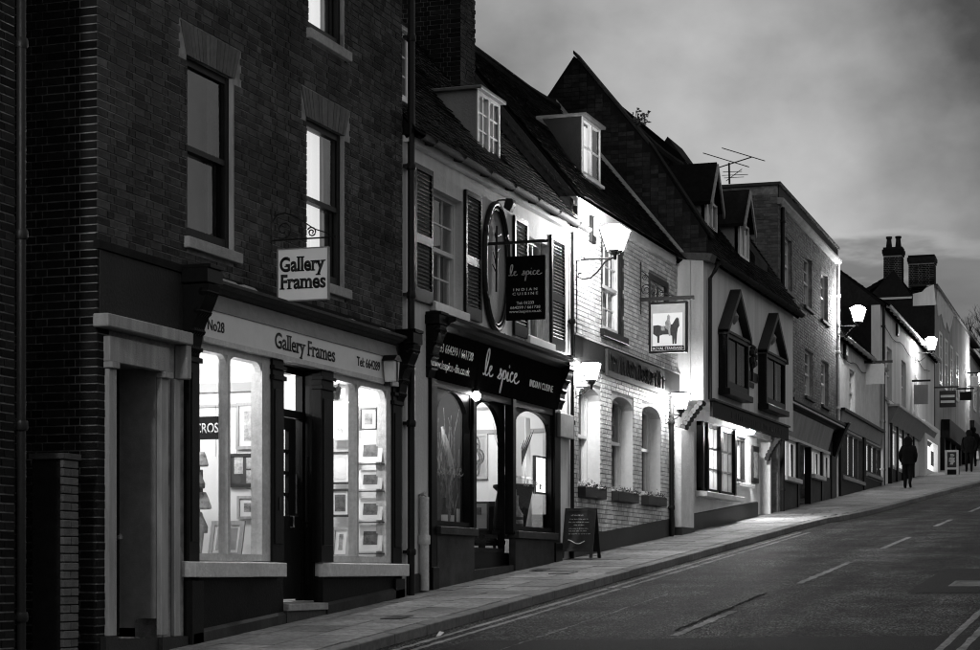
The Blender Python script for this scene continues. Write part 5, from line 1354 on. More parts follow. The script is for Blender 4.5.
pts = [Pf(.004, cv0+.10+(cv1-cv0-.24)*i/20, zg+.27+.03*math.cos(i/20*5.2)) for i in range(21)]
m.tube(pts, .008, 4); m.build('chalk_writing', 'chalk', ab)
# pub entrance end: downpipe and pale pilaster of the next house
drainpipe(pub, FA, 36.55, .07, gz(36.5), 3.3, .045)
# ------------------------------------------------------------------ the jettied house beyond the pub
JL, JR, JV = 37.22, 46.3, .52
jet = thing('jettied_house', 'jettied rendered house with gabled window hoods and a lit porch', 'house', (JL, 0, gz(JL)))
JB, JE = 3.27, 5.98
bayw = (U(697,.0), U(730,.0), 1.62, 3.00); lit = (U(734), U(747.5), 1.95, 2.95); dorw = (U(757), U(768), gz(44.5), 3.02)
m = wall(MB(), JL, JR, -.2, JB, 0, -.25, [bayw, lit, dorw]); m.build('wall', 'white_wall', jet)
ju = [(U(719,JV), U(741,JV), 3.62, 4.72), (U(758.5,JV), U(778,JV), 3.62, 4.72)]
m = wall(MB(), JL, JR, JB, JE, JV, JV-.25, ju); m.box(JL+.001,JR-.001,0,JV-.251,JB-.06,JB-.001) if False else None
m.quad((JL,0,JB),(JR,0,JB),(JR,JV,JB),(JL,JV,JB)); m.build('upper_wall', 'render', jet)
B('side_wall', 'render', jet, [(JL-.004,JL+.2,-.02,JV-.256,JB-.002,JE+.1)])
split_plinth(JL, U(757)-.02, .34, 'plinth', 'plinth', jet, .03); split_plinth(U(769), JR, .30, 'plinth', 'plinth', jet, .03)
# pale corner pier
B('corner_pier', 'white_wall', jet, [(JL-.28,JL+.75,.031,.16,.85,2.72)], bevel=.01); B('pier_base', 'plinth', jet, [(JL-.27,JL+.74,.032,.17,.3,.849)])
# moulded brackets under the jetty
for (u0, u1) in ((JL-.02, JL+.3), (JR-.75, JR-.5)):
    for i in range(9):
        t = i/8; v = .05+(JV-.12)*t**1.3; z = 2.62+.60*t
        MB().tube([(u0,v,z),(u1,v,z)], .055, 8).build('bracket_moulding', 'stall_grey', jet, smooth=True)
# side gable, old brick
gm('gable_tile', .024, .85, .4, 9, .5, 80, rnd=.4, stain=.5, spec=.04)
gp = [(.62,6.02),(.60,6.45),(-.54,8.22),(-2.05,10.08),(-3.1,8.6),(-5,5.9),(-5,-.2),(-.26,-.2),(-.26,5.9)]
m = MB(); m.prism_vz([(.62,5.99),(.60,6.40),(-.54,8.17),(-2.05,10.03),(-3.1,8.6),(-5,5.9),(-5,5.0),(-.27,5.0),(-.27,5.99)], JL+.012, JL+.34); gab = m.build('side_gable', 'roof_under', jet)
def in_gable(v, z):
    pts = [(.60,6.40),(-.54,8.17),(-2.05,10.03),(-3.1,8.6),(-5,5.9)]
    for (a, b), (c, d) in zip(pts, pts[1:]):
        if c <= v <= a: return z < b+(d-b)*(a-v)/(a-c)-.03
    return False
lst = [b for b in brick_list(-.58, 4.9, 6.02, 10.0, course=.085, st=.15, hd=.15, j=.008) if in_gable(-b[0], b[3]) and in_gable(-b[1], b[3])]
m = bricks_to(MB(), lst, 0, perp_u=JL+.012); o = m.build('gable_tile', 'gable_tile', gab, keep=True); o['kind'] = 'stuff'
m = MB(); pts = [(.66,6.36),(-.54,8.19),(-2.05,10.06)]
for (a, b), (c, d) in zip(pts, pts[1:]):
    m.hexa([(JL-.05,a,b),(JL+.40,a,b),(JL+.40,c,d),(JL-.05,c,d),(JL-.05,a,b+.07),(JL+.40,a,b+.07),(JL+.40,c,d+.07),(JL-.05,c,d+.07)])
m.build('verge_tiles', 'tile', gab)
# flashing where the pub roof meets the gable
m = MB(); m.hexa([(JL-.03,.14,PE+.0),(JL+.02,.14,PE+.0),(JL+.02,-2.4,prz-.02),(JL-.03,-2.4,prz-.02),(JL-.03,.14,PE+.16),(JL+.02,.14,PE+.16),(JL+.02,-2.4,prz+.12),(JL-.03,-2.4,prz+.12)]); m.build('flashing', 'stone', gab)
MB().hexa([(JL-.06,-.2,6.0),(JL+.35,-.2,6.0),(JL+.35,.66,5.9),(JL-.06,.66,5.9),(JL-.06,-.2,6.12),(JL+.35,-.2,6.12),(JL+.35,.70,6.04),(JL-.06,.70,6.04)]).build('kneeler', 'stone_dark', gab)
jr_, _ = roof(jet, FA, JL+.35, JR+.55, JV+.14, 6.05, -1.6, 9.42, sag=.30)
roof(jet, FA, JL+.35, JR+.55, -5.0, 5.9, -1.61, 9.41, name='back_roof', gauge=.3, tw=.4)
m = MB(); m.tube([(JL+.35+i*.95,-1.6,9.42-.30*math.sin(math.pi*(i*.95)/9.28)) for i in range(10)]+[(JR+.55,-1.6,9.42)], .10, 8); m.build('ridge', 'tile', jr_)
gutter(jet, FA, JL+.4, JR+.1, JV+.19, 6.00, .075)
m = MB(); m.tube([(JL+.5,JV+.19,5.95),(JL+.45,JV+.12,5.78),(JL+.30,JV+.06,5.62),(JL+.30,JV+.06,3.3)], .04, 8); m.build('drainpipe', 'iron', jet, smooth=True)
def gable_dormer(parent, F, u0, u1, v, z0, ze, za, vb):
    d = MB(F); uc = (u0+u1)/2
    d.prism_uz([(u0,z0),(u1,z0),(u1,ze),(uc,za),(u0,ze)], v-.05, v-.12); d.prism_vz([(v-.05,z0),(v-.05,ze),(vb,ze),(v-.06,z0)], u0, u0+.05); d.prism_vz([(v-.05,z0),(v-.05,ze),(vb,ze),(v-.06,z0)], u1-.05, u1)
    D = d.build('dormer', 'render_grey', parent)
    for s in (-1, 1):
        e = u0-.10 if s < 0 else u1+.10; k = (za-ze)/((u1-u0)/2); zeo = ze-.10*k
        vb2 = vb-(za-ze)*.67
        m = MB(F); m.hexa([(e,v+.10,zeo),(uc,v+.10,za),(uc,vb2,za),(e,vb,zeo),(e,v+.10,zeo+.07),(uc,v+.10,za+.09),(uc,vb2,za+.09),(e,vb,zeo+.07)]); m.build('dormer_roof', 'tile', D)
        m = MB(F); m.hexa([(e,v+.101,zeo-.10),(uc,v+.101,za-.10),(uc,v+.14,za-.10),(e,v+.14,zeo-.10),(e,v+.101,zeo+.04),(uc,v+.101,za+.05),(uc,v+.14,za+.05),(e,v+.14,zeo+.04)]); m.build('bargeboard', 'grey_paint', D)
    m = MB(F); a, b = u0+.02, u1-.02
    m.box(a,a+.05,v-.05,v,z0,ze); m.box(b-.05,b,v-.05,v,z0,ze); m.box(a+.05,b-.05,v-.05,v-.002,ze-.05,ze); m.box(a+.05,b-.05,v-.05,v-.002,z0,z0+.05); m.box(uc-.04,uc+.04,v-.05,v+.002,z0+.05,ze-.05); m.build('dormer_window', 'white_paint', D)
    for (p, q) in ((a+.05,uc-.04),(uc+.04,b-.05)): pane(D, F, p, q, z0+.05, ze-.05, v-.02)
    return D
gable_dormer(jet, FA, 40.25, 41.25, -.12, 7.12, 7.68, 8.42, -.75); gable_dormer(jet, FA, 42.35, 43.35, .12, 6.80, 7.55, 8.22, -.45)
# upper windows under gabled hoods
for h in ju:
    W = sash(jet, FA, h[0], h[1], h[2], h[3], JV+.16, 2, 1, 'dark_paint', 'inner_dark', fr=.10, bar=.06, two=False)
    for q in (h[0]-.05, h[1]): B('oriel_cheek', 'dark_paint', W, [(q,q+.05,JV-.02,JV+.15,h[2]-.1,h[3])])
    sill(W, FA, h[0]-.08, h[1]+.10, h[2]-.14, h[2]-.003, JV-.02, JV+.24, 'dark_paint')
    uc = (h[0]+h[1])/2; za = h[3]+.88; hw = (h[1]-h[0])/2+.10
    H = MB().prism_uz([(uc-hw+.08,h[3]+.03),(uc+hw-.08,h[3]+.03),(uc,za-.12)], JV+.001, JV+.06).build('window_hood', 'render', jet)
    for s in (-1, 1):
        m = MB(); e = uc+s*hw
        m.hexa([(e,JV,h[3]-.06),(uc,JV,za-.06),(uc,JV+.22,za-.06),(e,JV+.22,h[3]-.06),(e,JV,h[3]+.06),(uc,JV,za+.08),(uc,JV+.22,za+.08),(e,JV+.22,h[3]+.06)]); m.build('hood_slope', 'timber', H)
    B('hood_tie', 'timber', H, [(uc-hw,uc+hw,JV+.001,JV+.20,h[3]-.02,h[3]+.028)])
    m = MB(); m.lathe(uc,JV+.08,[(.002,h[3]+.25),(.07,h[3]+.33),(.10,h[3]+.42),(.05,h[3]+.5),(.002,h[3]+.56)],8); m.build('hood_ornament', 'grey_paint', H, smooth=True)
# fascia with the name, ornament and plaque
jf = B('fascia_board', 'stall_paint', jet, [(JL+.55,JR-.85,JV+.001,JV+.06,3.00,3.30)]); B('fascia_cap', 'dark_paint', jet, [(JL+.5,JR-.8,JV+.001,JV+.10,3.302,3.34)])
m = MB(); x = JL+2.2
while x < JR-1.6: l = random.uniform(.10,.2); m.box(x,x+l*.35,JV+.061,JV+.066,3.08,3.08+random.uniform(.08,.14)); x += l
m.build('name_letters', 'stall_grey', jf); jf.children[0]['kind'] = 'stuff'
ou, oz = FA.at(750.5,357,JV)
or_ = thing('wall_ornament', 'dark cast flower ornament between the gabled window hoods', 'ornament', (ou, -JV, oz))
m = MB()
for i in range(7):
    a = 2*math.pi*i/7; m.lathe(ou+.13*math.cos(a), JV+.06, [(.002,oz+.17*math.sin(a)-.09),(.07,oz+.17*math.sin(a)-.04),(.07,oz+.17*math.sin(a)+.04),(.002,oz+.17*math.sin(a)+.09)], 7)
m.build('petals', 'iron', or_, smooth=True); B('stem', 'iron', or_, [(ou-.03,ou+.03,JV+.001,JV+.06,oz-.5,oz-.18)])
pu0, pu1, pz0, pz1 = U(741.5,JV), U(756.5,JV), FA.z(749,380,JV), FA.z(749,371,JV)
pq_ = thing('wall_plaque', 'small dark name plaque below the flower ornament', 'plaque', ((pu0+pu1)/2, -JV, pz0)); B('plate', 'dark_paint', pq_, [(pu0,pu1,JV+.001,JV+.03,pz0,pz1)]); B('lower_plate', 'dark_paint', pq_, [(pu0+.35,pu1-.35,JV+.001,JV+.025,pz0-.14,pz0-.04)])
# leaded bow window
m = MB(); a, b, c, d = bayw
for x in (a, a+(b-a)*.14, a+(b-a)*.52, b-.05): m.box(x-.05,x+.06,-.06,.14,c,d)
m.box(a-.05,b+.01,-.06,.10,d-.08,d); m.box(a-.05,b+.01,-.06,.10,c,c+.06); bw_ = m.build('bow_window', 'black_paint', jet)
m = MB()
for (p, q) in ((a+(b-a)*.14+.06,a+(b-a)*.52-.05),(a+(b-a)*.52+.06,b-.10)):
    for i in range(4): x = p+(q-p)*i/3; m.box(x-.02,x+.02,-.02,.06,c+.06,d-.08)
    for k in range(1, 3): z = c+.06+(d-.14-c)*k/3; m.box(p,q,-.015,.055,z-.016,z+.016)
    for i in range(3):
        for k in range(3): pane(bw_, FA, p+(q-p)*i/3+.02, p+(q-p)*(i+1)/3-.02, c+.06+(d-.14-c)*k/3+.016, c+.06+(d-.14-c)*(k+1)/3-.016, .02)
m.build('glazing_bar', 'white_paint', bw_)
sill(bw_, FA, a-.15, b+.35, c-.12, c-.003, -.05, .24, 'old_white')
curtain(bw_, FA, a, b, c, d, -.5, 'sheer', .05, 10)
B('inner_back', 'inner_white', jet, [(JL+.3,JR-.6,-3.0,-2.95,.6,JB-.05)])
B('inner_floor', 'wood_floor', jet, [(JL+.3,JR-.6,-2.94,-.26,.6,1.25)])
for (u, v, e, lab) in ((39.6,-.36,9,'lamp glowing behind the leaded bow window'),):
    t_ = thing('table_lamp', lab, 'lamp', (u, -v, 1.62)); m = MB(); m.lathe(u,v,[(.05,1.62),(.05,1.64),(.012,1.66),(.012,1.85)],10); m.build('stand', 'frame_dark', t_); m = MB(); m.lathe(u,v,[(.11,1.86),(.06,2.06)],12); m.build('shade', 'lit_panel', t_, smooth=True)
    l_ = bpy.data.lights.new('lamp_bulb', 'POINT'); l_.energy = 22; l_.shadow_soft_size = .08; o = bpy.data.objects.new('bulb', l_); col.objects.link(o); o.parent = t_; o.location = (0, 0, .75)
# lit side window, notice board, porch
W = sash(jet, FA, lit[0], lit[1], lit[2], lit[3], -.06, 2, 1, 'dark_paint', 'curtain', fr=.07, two=False); sill(W, FA, lit[0]-.1, lit[1]+.15, lit[2]-.1, lit[2]-.003, -.1, .14, 'old_white')
nu0, nu1 = U(750.5), U(756.5); nb_ = thing('notice_board', 'dark glazed notice board beside the lit porch', 'notice board', (nu0, 0, 1.9)); B('case', 'dark_paint', nb_, [(nu0,nu1,.012,.06,FA.z(753,483),FA.z(753,446))], bevel=.01); B('sheet', 'photo_mid', nb_, [(nu0+.10,nu1-.10,.061,.064,FA.z(753,478),FA.z(753,452))])
pd = MB(); pd.box(dorw[0]+.25,dorw[1],-.24,-.18,dorw[2]-.1,3.0); PD = pd.build('porch_door', 'white_paint', jet); B('kick_panel', 'grey_paint', PD, [(dorw[0]+.3,dorw[0]+.8,-.178,-.172,dorw[2]+.1,dorw[2]+.75)])
B('door_jamb', 'white_paint', jet, [(dorw[1]-.001,dorw[1]+.14,.001,.05,dorw[2],3.02)]); B('door_sill', 'stone', jet, [(dorw[0],dorw[1],-.18,.06,dorw[2]-.2,dorw[2]+.02)])
B('drip_moulding', 'old_white', jet, [(U(732),U(768),.001,.10,3.03,3.07)])
lu, lz = FA.at(749,432,.2)
pl_ = thing('porch_lamp', 'bright bulkhead lamp under the jetty over the porch', 'lamp', (lu, -.2, lz))
m = MB(); m.lathe(lu,.2,[(.002,lz-.05),(.10,lz-.035),(.13,lz+.01),(.12,lz+.05)],14); m.build('globe', 'bulb_porch', pl_, smooth=True) if 'bulb_porch' in MATS else m.build('globe', em('bulb_porch', 500), pl_, smooth=True)
m = MB(); m.lathe(lu,.2,[(.14,lz+.051),(.14,lz+.08)],14); m.box(lu-.02,lu+.02,.0,.2,lz+.06,lz+.08); m.build('rose', 'iron', pl_)
# television aerial on the ridge
au, az = FA.at(729,180,-1.6)
ae = thing('tv_aerial', 'two part television aerial on the roof ridge against the sky', 'aerial', (au, 1.6, az-.2))
def ap(px, py): v, z = FA.side(px, py, au); return (au, v, z)
m = MB(); m.tube([ap(729.5,184),ap(729,163)], .025, 6); m.build('mast', 'iron', ae)
m = MB(); m.tube([ap(714,169),ap(752,157)], .016, 5); m.build('boom', 'iron', ae)
for (p, q) in (((703,153),(749,167)),((722,148),(765,161))):
    m = MB(); m.tube([ap(*p), ap(*q)], .012, 5); m.build('element', 'iron', ae)
m = MB(); m.tube([ap(726,181),ap(742,169)], .010, 5)
for (p, q) in (((723,172),(742,171.5)),((722,175.5),(748,174.5)),((724,178),(744,177))): m.tube([ap(*p), ap(*q)], .008, 4)
m.build('lower_array', 'iron', ae)
# gabled cross wing behind the ridge: two small peaks against the sky
for (px, py, hw_, d_) in ((655,139.5,1.3,.5),(667.5,136.5,2.0,1.4)):
    u_ = 44.0; v_, z_ = FA.side(px, py, u_)
    MB().prism_vz([(v_-hw_*1.2,z_-hw_*1.7),(v_,z_),(v_+hw_,z_-hw_*1.4),(v_+hw_,z_-3.2),(v_-hw_*1.2,z_-3.2)], u_, u_+d_).build('rear_gable', 'tile', jet)
# self sown shrub on the gable
sv, sz = FA.side(631,124,JL+.2)
sp = thing('roof_shrub', 'small leafy shrub sprouting from the roof verge against the sky', 'shrub', (JL+.2, -sv, sz-.15))
m = MB(); lf = MB()
for (px, py) in ((636,112),(641,118),(646,112.5),(649,116),(648,123),(643,124),(638,121)):
    v2, z2 = FA.side(px, py, JL+.2); k = random.uniform(-.15,.15)
    m.tube([(JL+.2,sv,sz-.12),(JL+.2+k*.5,(sv+v2)/2+.03,(sz+z2)/2),(JL+.2+k,v2,z2)], [.014,.009,.004], 5)
    for i in range(9):
        t = random.uniform(.45,1.05); x, y, zz = JL+.2+k*t+random.uniform(-.04,.04), sv+(v2-sv)*t+random.uniform(-.06,.06), sz+(z2-sz)*t+random.uniform(-.05,.06); s = random.uniform(.03,.06); a = random.uniform(0,3.14)
        lf.quad((x,y,zz),(x+.02,y+s*math.cos(a),zz+s*.4*math.sin(a)),(x+.01,y+s*1.7*math.cos(a),zz+s*math.sin(a)),(x-.02,y+s*.8*math.cos(a+.6),zz+s*math.sin(a+.6)))
m.build('stems', 'bark', sp); lf.build('leaves', 'foliage', sp, keep=True)

# ------------------------------------------------------------------ tall brick house with a parapet
U2, Z2 = FB.u, FB.z
TL, TR = 47.02, 57.0
tb = thing('parapet_house', 'tall brick house with parapet and white cornice line above a dark shopfront', 'house', FB.w(TL, 0, gz(TL)))
tw_ = []
for (a, b, t_, bt) in ((784.5,791.5,231,285),(803.5,811.5,249,303),(820.5,827.5,270,318),(804.5,812.5,341,384),(821,828,341,390)):
    c = (a+b)/2; tw_.append((U2(a), U2(b), Z2(c,bt), Z2(c,t_)))
r1 = [tw_[0][0:2]+(6.85,8.15), tw_[1][0:2]+(6.85,8.15), tw_[2][0:2]+(6.85,8.15)]
r2 = [tw_[3][0:2]+(4.55,5.75), tw_[4][0:2]+(4.55,5.75), tw_[0][0:2]+(4.55,5.75)]
sh = (TL+.3, TR-.6, .8, 4.05)
m = wall(MB(FB), TL, TR, 1.0, 9.18, 0, -.3, r1+r2+[sh]); tw = m.build('wall', 'mortar', tb)
m = bricks_to(MB(FB), brick_list(TL, TR, 4.35, 8.7, [(h[0],h[1],h[2]-.1,h[3]) for h in r1+r2], course=.075), 0); bricks_to(m, brick_list(.0, 2.6, 4.4, 9.0), 0, perp_u=TL)
o = m.build('brickwork', 'tall_brick', tw, keep=True) if 'tall_brick' in MATS else m.build('brickwork', gm('tall_brick', .15, .9, .3, 9, .5, 90, rnd=.35, stain=.3), tw, keep=True); o['kind'] = 'stuff'
B('side_wall', 'mortar', tb, [(TL,TL+.3,-6,-.301,1,9.18),(TR-.3,TR,-6,-.301,1,9.18),(TL+.3,TR-.3,-6,-5.7,1,9.18)], FB); B('flat_roof', 'lead', tb, [(TL+.3,TR-.3,-5.7,-.3,8.6,8.7)], FB)
MB(FB).prism_vz([(0,8.72),(.06,8.72),(.14,8.80),(.14,8.86),(0,8.88)], TL-.05, TR+.05).build('cornice', 'render_grey', tb)
B('parapet', 'render_dark', tb, [(TL-.002,TR+.002,.0,.03,8.88,9.16)], FB); B('coping', 'stone_dark', tb, [(TL-.06,TR+.06,-.34,.07,9.181,9.25),(TL-.06,TL+.36,-6.05,-.341,9.182,9.25)], FB)
for h in r1+r2:
    W = sash(tb, FB, h[0], h[1], h[2], h[3], -.10, 2, 2, 'white_paint', 'curtain_dim', fr=.07, bar=.03); sill(W, FB, h[0]-.06, h[1]+.08, h[2]-.10, h[2]-.003, -.15, .08, 'stone_dark')
drainpipe(tb, FB, TL+.35, .06, gz(TL), 8.7, .05)
drainpipe(tb, FB, TR-.15, .06, 4.1, 8.7, .05, 'old_white')
MB(FB).prism_vz([(0,3.92),(.10,3.93),(.16,4.0),(.30,4.02),(.30,4.08),(.36,4.10),(.36,4.16),(0,4.2)], TL+.2, TR-.75).build('shop_cornice', 'dark_paint', tb)
B('cornice_line', 'old_white', tb, [(TL+.2,TR-.75,.301,.325,4.03,4.07)], FB)
MB(FB).hexa([(TL+.3,0,3.30),(TR-2.2,0,3.30),(TR-2.2,.06,3.30),(TL+.3,.06,3.30),(TL+.3,0,3.90),(TR-2.2,0,3.90),(TR-2.2,.22,3.90),(TL+.3,.22,3.90)]).build('shop_fascia', 'render_grey', tb)
B('fascia_moulding', 'old_white', tb, [(TL+.25,TR-2.0,-.02,.10,3.24,3.298)], FB)
def console2(F, parent, u0, u1, zt, h, out):
    poly = [(-.02,zt-h),(-.02,zt)]+[(out*(1-(i/8)**.8)+.05, zt-h*i/8) for i in range(9)]
    m = MB(F); m.prism_vz(poly, u0, u1); return m.build('console_bracket', 'black_paint', parent, bevel=.01)
console2(FB, tb, TR-.75, TR-.35, 4.2, 1.0, .40)
for (a, b) in ((TL+.3,TL+.5),(U2(796.5)-.1,U2(796.5)+.12),(U2(808.5),U2(808.5)+.2),(U2(820),U2(820)+.25),(TR-1.4,TR-.5)):
    B('pilaster', 'dark_paint', tb, [(a,b,-.10,.06,gz(a)-.2,3.238)], FB)
B('stall_riser', 'stall_grey', tb, [(TL+.5,U2(796.5)-.101,-.06,.03,gz(TL)-.2,2.2)], FB); B('stall_riser', 'stall_grey', tb, [(U2(808.5)+.201,U2(820)-.001,-.06,.03,gz(TL)-.2,2.5)], FB); B('stall_riser', 'stall_grey', tb, [(U2(820)+.251,TR-1.401,-.06,.03,gz(TL)-.2,2.6)], FB)
sill(tb, FB, TL+.4, U2(796.5)+.0, 2.2, 2.32, -.1, .16, 'old_white', 'shop_sill'); sill(tb, FB, U2(808.5)+.1, U2(820)+.1, 2.45, 2.57, -.1, .16, 'old_white', 'shop_sill')
for (a, b, z) in ((TL+.5,U2(796.5)-.1,2.32),(U2(808.5)+.2,U2(820),2.57),(U2(820)+.25,TR-1.4,2.6)):
    sw = B('shop_window', 'white_paint', tb, [(a,a+.07,-.06,.0,z,3.24),(b-.07,b,-.06,.0,z,3.24),(a+.07,b-.07,-.06,.0,3.17,3.24),((a+b)/2-.04,(a+b)/2+.04,-.06,.0,z,3.17)], FB); pane(sw, FB, a+.07, (a+b)/2-.04, z, 3.17, -.03); pane(sw, FB, (a+b)/2+.04, b-.07, z, 3.17, -.03); curtain(sw, FB, a+.05, b-.05, z, 3.2, -.13, 'glow_curtain', .03, 7)
B('shop_door', 'dark_paint', tb, [(U2(796.5)+.12,U2(808.5),-.62,-.55,gz(50)-.2,3.238)], FB); B('door_glass', 'inner_grey', tb, [(U2(796.5)+.35,U2(808.5)-.3,-.549,-.53,2.4,3.15)], FB)

# ------------------------------------------------------------------ low house with a lit shop
def simple_roof(parent, F, u0, u1, ve, ze, vr, zr, sag=0):
    a, _ = roof(parent, F, u0, u1, ve, ze, vr, zr, sag=sag, gauge=.13, tw=.22); roof(parent, F, u0, u1, vr*2-ve, ze, vr-.01, zr-.005, name='back_roof', gauge=.3, tw=.4); return a
CL_, CR_ = 57.02, 67.3
lo_h = thing('low_house', 'low pale house with a hanging board and lit shop windows', 'house', FB.w(CL_, 0, gz(CL_)))
e6 = 6.72
hw6 = [(U2(849.5), U2(855), 4.75, 6.05)]
sw6 = [(U2(841), U2(861.5), 3.0-.2, 4.12), (U2(865.5), U2(880), 3.25-.1, 4.12)]
m = wall(MB(FB), CL_, CR_, 1.8, e6, 0, -.3, hw6+sw6); m.build('wall', 'white_wall', lo_h)
B('side_wall', 'brick_dark', lo_h, [(CL_,CL_+.25,-6,-.301,1.8,e6),(CR_-.25,CR_,-6,-.301,1.8,e6),(CL_+.25,CR_-.25,-6,-5.8,1.8,e6)], FB)
z6 = FB.z(852,277,-2.6)
simple_roof(lo_h, FB, CL_, CR_, .2, e6+.02, -2.6, 9.75); gutter(lo_h, FB, CL_+.1, CR_-.1, .24, e6, .07, 'sign_grey')
W = sash(lo_h, FB, *hw6[0], -.08, 2, 2, 'white_paint', 'curtain', fr=.06)
for h in sw6:
    n = 4 if h is sw6[0] else 3
    m = MB(FB)
    for i in range(n+1): x = h[0]+(h[1]-h[0])*i/n; m.box(x-.06,x+.06,-.10,.03,h[2],h[3])
    m.box(h[0],h[1],-.10,.028,h[3]-.08,h[3]); m.box(h[0],h[1],-.10,.028,h[2],h[2]+.06); sw = m.build('shop_window', 'dark_paint', lo_h)
    for i in range(n): pane(sw, FB, h[0]+(h[1]-h[0])*i/n+.06, h[0]+(h[1]-h[0])*(i+1)/n-.06, h[2]+.06, h[3]-.08, -.04)
    sill(sw, FB, h[0]-.1, h[1]+.1, h[2]-.12, h[2]-.003, -.1, .12, 'grey_paint')
    curtain(sw, FB, h[0]+.1, h[1]-.1, h[2]+.05, h[3]-.05, -.16, 'shop_glow' if 'shop_glow' in MATS else em('shop_glow', .8, .5), .03, 9)
MB(FB).hexa([(CL_+.3,0,4.2),(CR_-.3,0,4.2),(CR_-.3,.05,4.2),(CL_+.3,.05,4.2),(CL_+.3,0,4.62),(CR_-.3,0,4.62),(CR_-.3,.12,4.62),(CL_+.3,.12,4.62)]).build('shop_fascia', 'grey_paint', lo_h); B('fascia_cap', 'dark_paint', lo_h, [(CL_+.2,CR_-.2,.0,.2,4.622,4.7)], FB)
for a in (U2(839.5), U2(863), U2(882.5)): B('pilaster', 'stall_paint', lo_h, [(a-.2,a+.2,.001,.07,gz(a)-.2,4.198)], FB)
for (p, q) in ((U2(839.5),U2(863)),(U2(863),U2(882.5))): B('stall_riser', 'stall_paint', lo_h, [(p+.201,q-.201,.001,.04,gz(p)-.2,(2.66 if p < 60 else 2.98))], FB)
drainpipe(lo_h, FB, CR_-.1, .08, gz(CR_), e6, .05, 'sign_grey')
us6 = U2(864.5); v0, z1 = FB.side(866,364,us6); v1, z0 = FB.side(884.5,384,us6)
hb = thing('hanging_board', 'grey board hanging from a dark canopy bracket over the lit shop', 'sign', FB.w(us6, 0, z0)); B('board', 'sign_grey', hb, [(us6-.02,us6+.02,v0,v1,z0,z1)], FB); B('bracket', 'iron', hb, [(us6-.05,us6+.05,.0,v1+.25,z1+.02,z1+.09)], FB)
# ------------------------------------------------------------------ gabled house with chimneys
GL_, GR_ = 67.32, 86.4
gh = thing('gabled_house', 'pale house with a brick side gable and two chimney stacks', 'house', FB.w(GL_, 0, gz(GL_))); e7 = 8.92
gw7 = [(U2(887), U2(892), 5.9, 7.75), (U2(901.5), U2(906), 5.9, 7.75)]
sw7 = [(U2(891), U2(897.5), 3.7, 5.0), (U2(899), U2(905.5), 3.7, 5.0)]
m = wall(MB(FB), GL_, GR_, 2.4, e7, 0, -.3, gw7+sw7); m.build('wall', 'render', gh)
B('side_wall', 'brick_dark', gh, [(GL_,GL_+.25,-7.2,-.301,2.4,e7),(GR_-.25,GR_,-7.2,-.301,2.4,e7),(GL_+.25,GR_-.25,-7.2,-6.9,2.4,e7)], FB)
va, zra = -2.2, 10.75
MB(FB).prism_vz([(.05,e7),(va,zra),(2*va-.05,e7)], GL_+.001, GL_+.28).build('side_gable', 'brick_dark', gh)
simple_roof(gh, FB, GL_+.02, GR_, .2, e7+.05, va, zra+.06); gutter(gh, FB, GL_+.1, GR_-.1, .26, e7+.02, .075, 'sign_grey'); drainpipe(gh, FB, GL_+.25, .08, gz(GL_), e7, .05)
for h in gw7: W = sash(gh, FB, *h, -.1, 2, 2, 'white_paint', 'curtain', fr=.08, bar=.04); sill(W, FB, h[0]-.1, h[1]+.1, h[2]-.12, h[2]-.003, -.1, .1, 'white_paint')
for h in sw7: W = sash(gh, FB, *h, -.1, 2, 1, 'white_paint', 'shop_glow', fr=.08, bar=.05, two=False)
MB(FB).hexa([(GL_+2.2,0,5.15),(GR_-2.6,0,5.15),(GR_-2.6,.08,5.15),(GL_+2.2,.08,5.15),(GL_+2.2,0,5.7),(GR_-2.6,0,5.7),(GR_-2.6,.35,5.7),(GL_+2.2,.35,5.7)]).build('shop_fascia', 'grey_paint', gh); B('fascia_cap', 'old_white', gh, [(GL_+2.1,GR_-2.5,.0,.4,5.702,5.78)], FB)
B('stall_riser', 'stall_paint', gh, [(GL_+2.2,GR_-2.6,.001,.06,2.6,3.6)], FB)
for (p0, p1, lab) in ((U2(908), U2(912.5), 1),):
    W = sash(gh, FB, p0, p1, 3.75, 5.0, -.1, 2, 1, 'dark_paint', None, fr=.08, bar=.05, two=False)
for k in range(5):
    a = GL_+2.3+k*1.85; B('pilaster', 'stall_paint', gh, [(a,a+.28,.061,.12,3.0,5.14)], FB)
W = sash(gh, FB, U2(914.5), U2(917.5), 6.0, 7.6, .02, 2, 2, 'white_paint', 'curtain_dim', fr=.08, bar=.04)
B('string_course', 'render_grey', gh, [(GL_+.1,GR_-.1,.001,.06,5.84,5.94)], FB)
# white lit doorcase
du0, du1 = U2(918.5), U2(934)
dcs = thing('lit_shopfront', 'brightly lit white shopfront of the last tall house on the left', 'shopfront', FB.w(du0, .0, gz(du0)))
z0 = gz(du0)-.05
B('doorcase', 'white_paint', dcs, [(du0,du0+1.0,.0,.25,z0,6.0),(du1-1.0,du1,.0,.25,z0,6.0),(du0+1.0,du1-1.0,.0,.25,5.3,6.0)], FB)
B('glazing', 'shop_glow', dcs, [(du0+1.0,du1-1.0,.0,.05,4.2,5.298)], FB); B('lower_panel', 'white_paint', dcs, [(du0+1.0,du1-1.0,.0,.1,z0,4.198)], FB); B('notice', 'photo_dark', dcs, [(du1-2.6,du1-1.4,.101,.12,4.4,5.0)], FB)
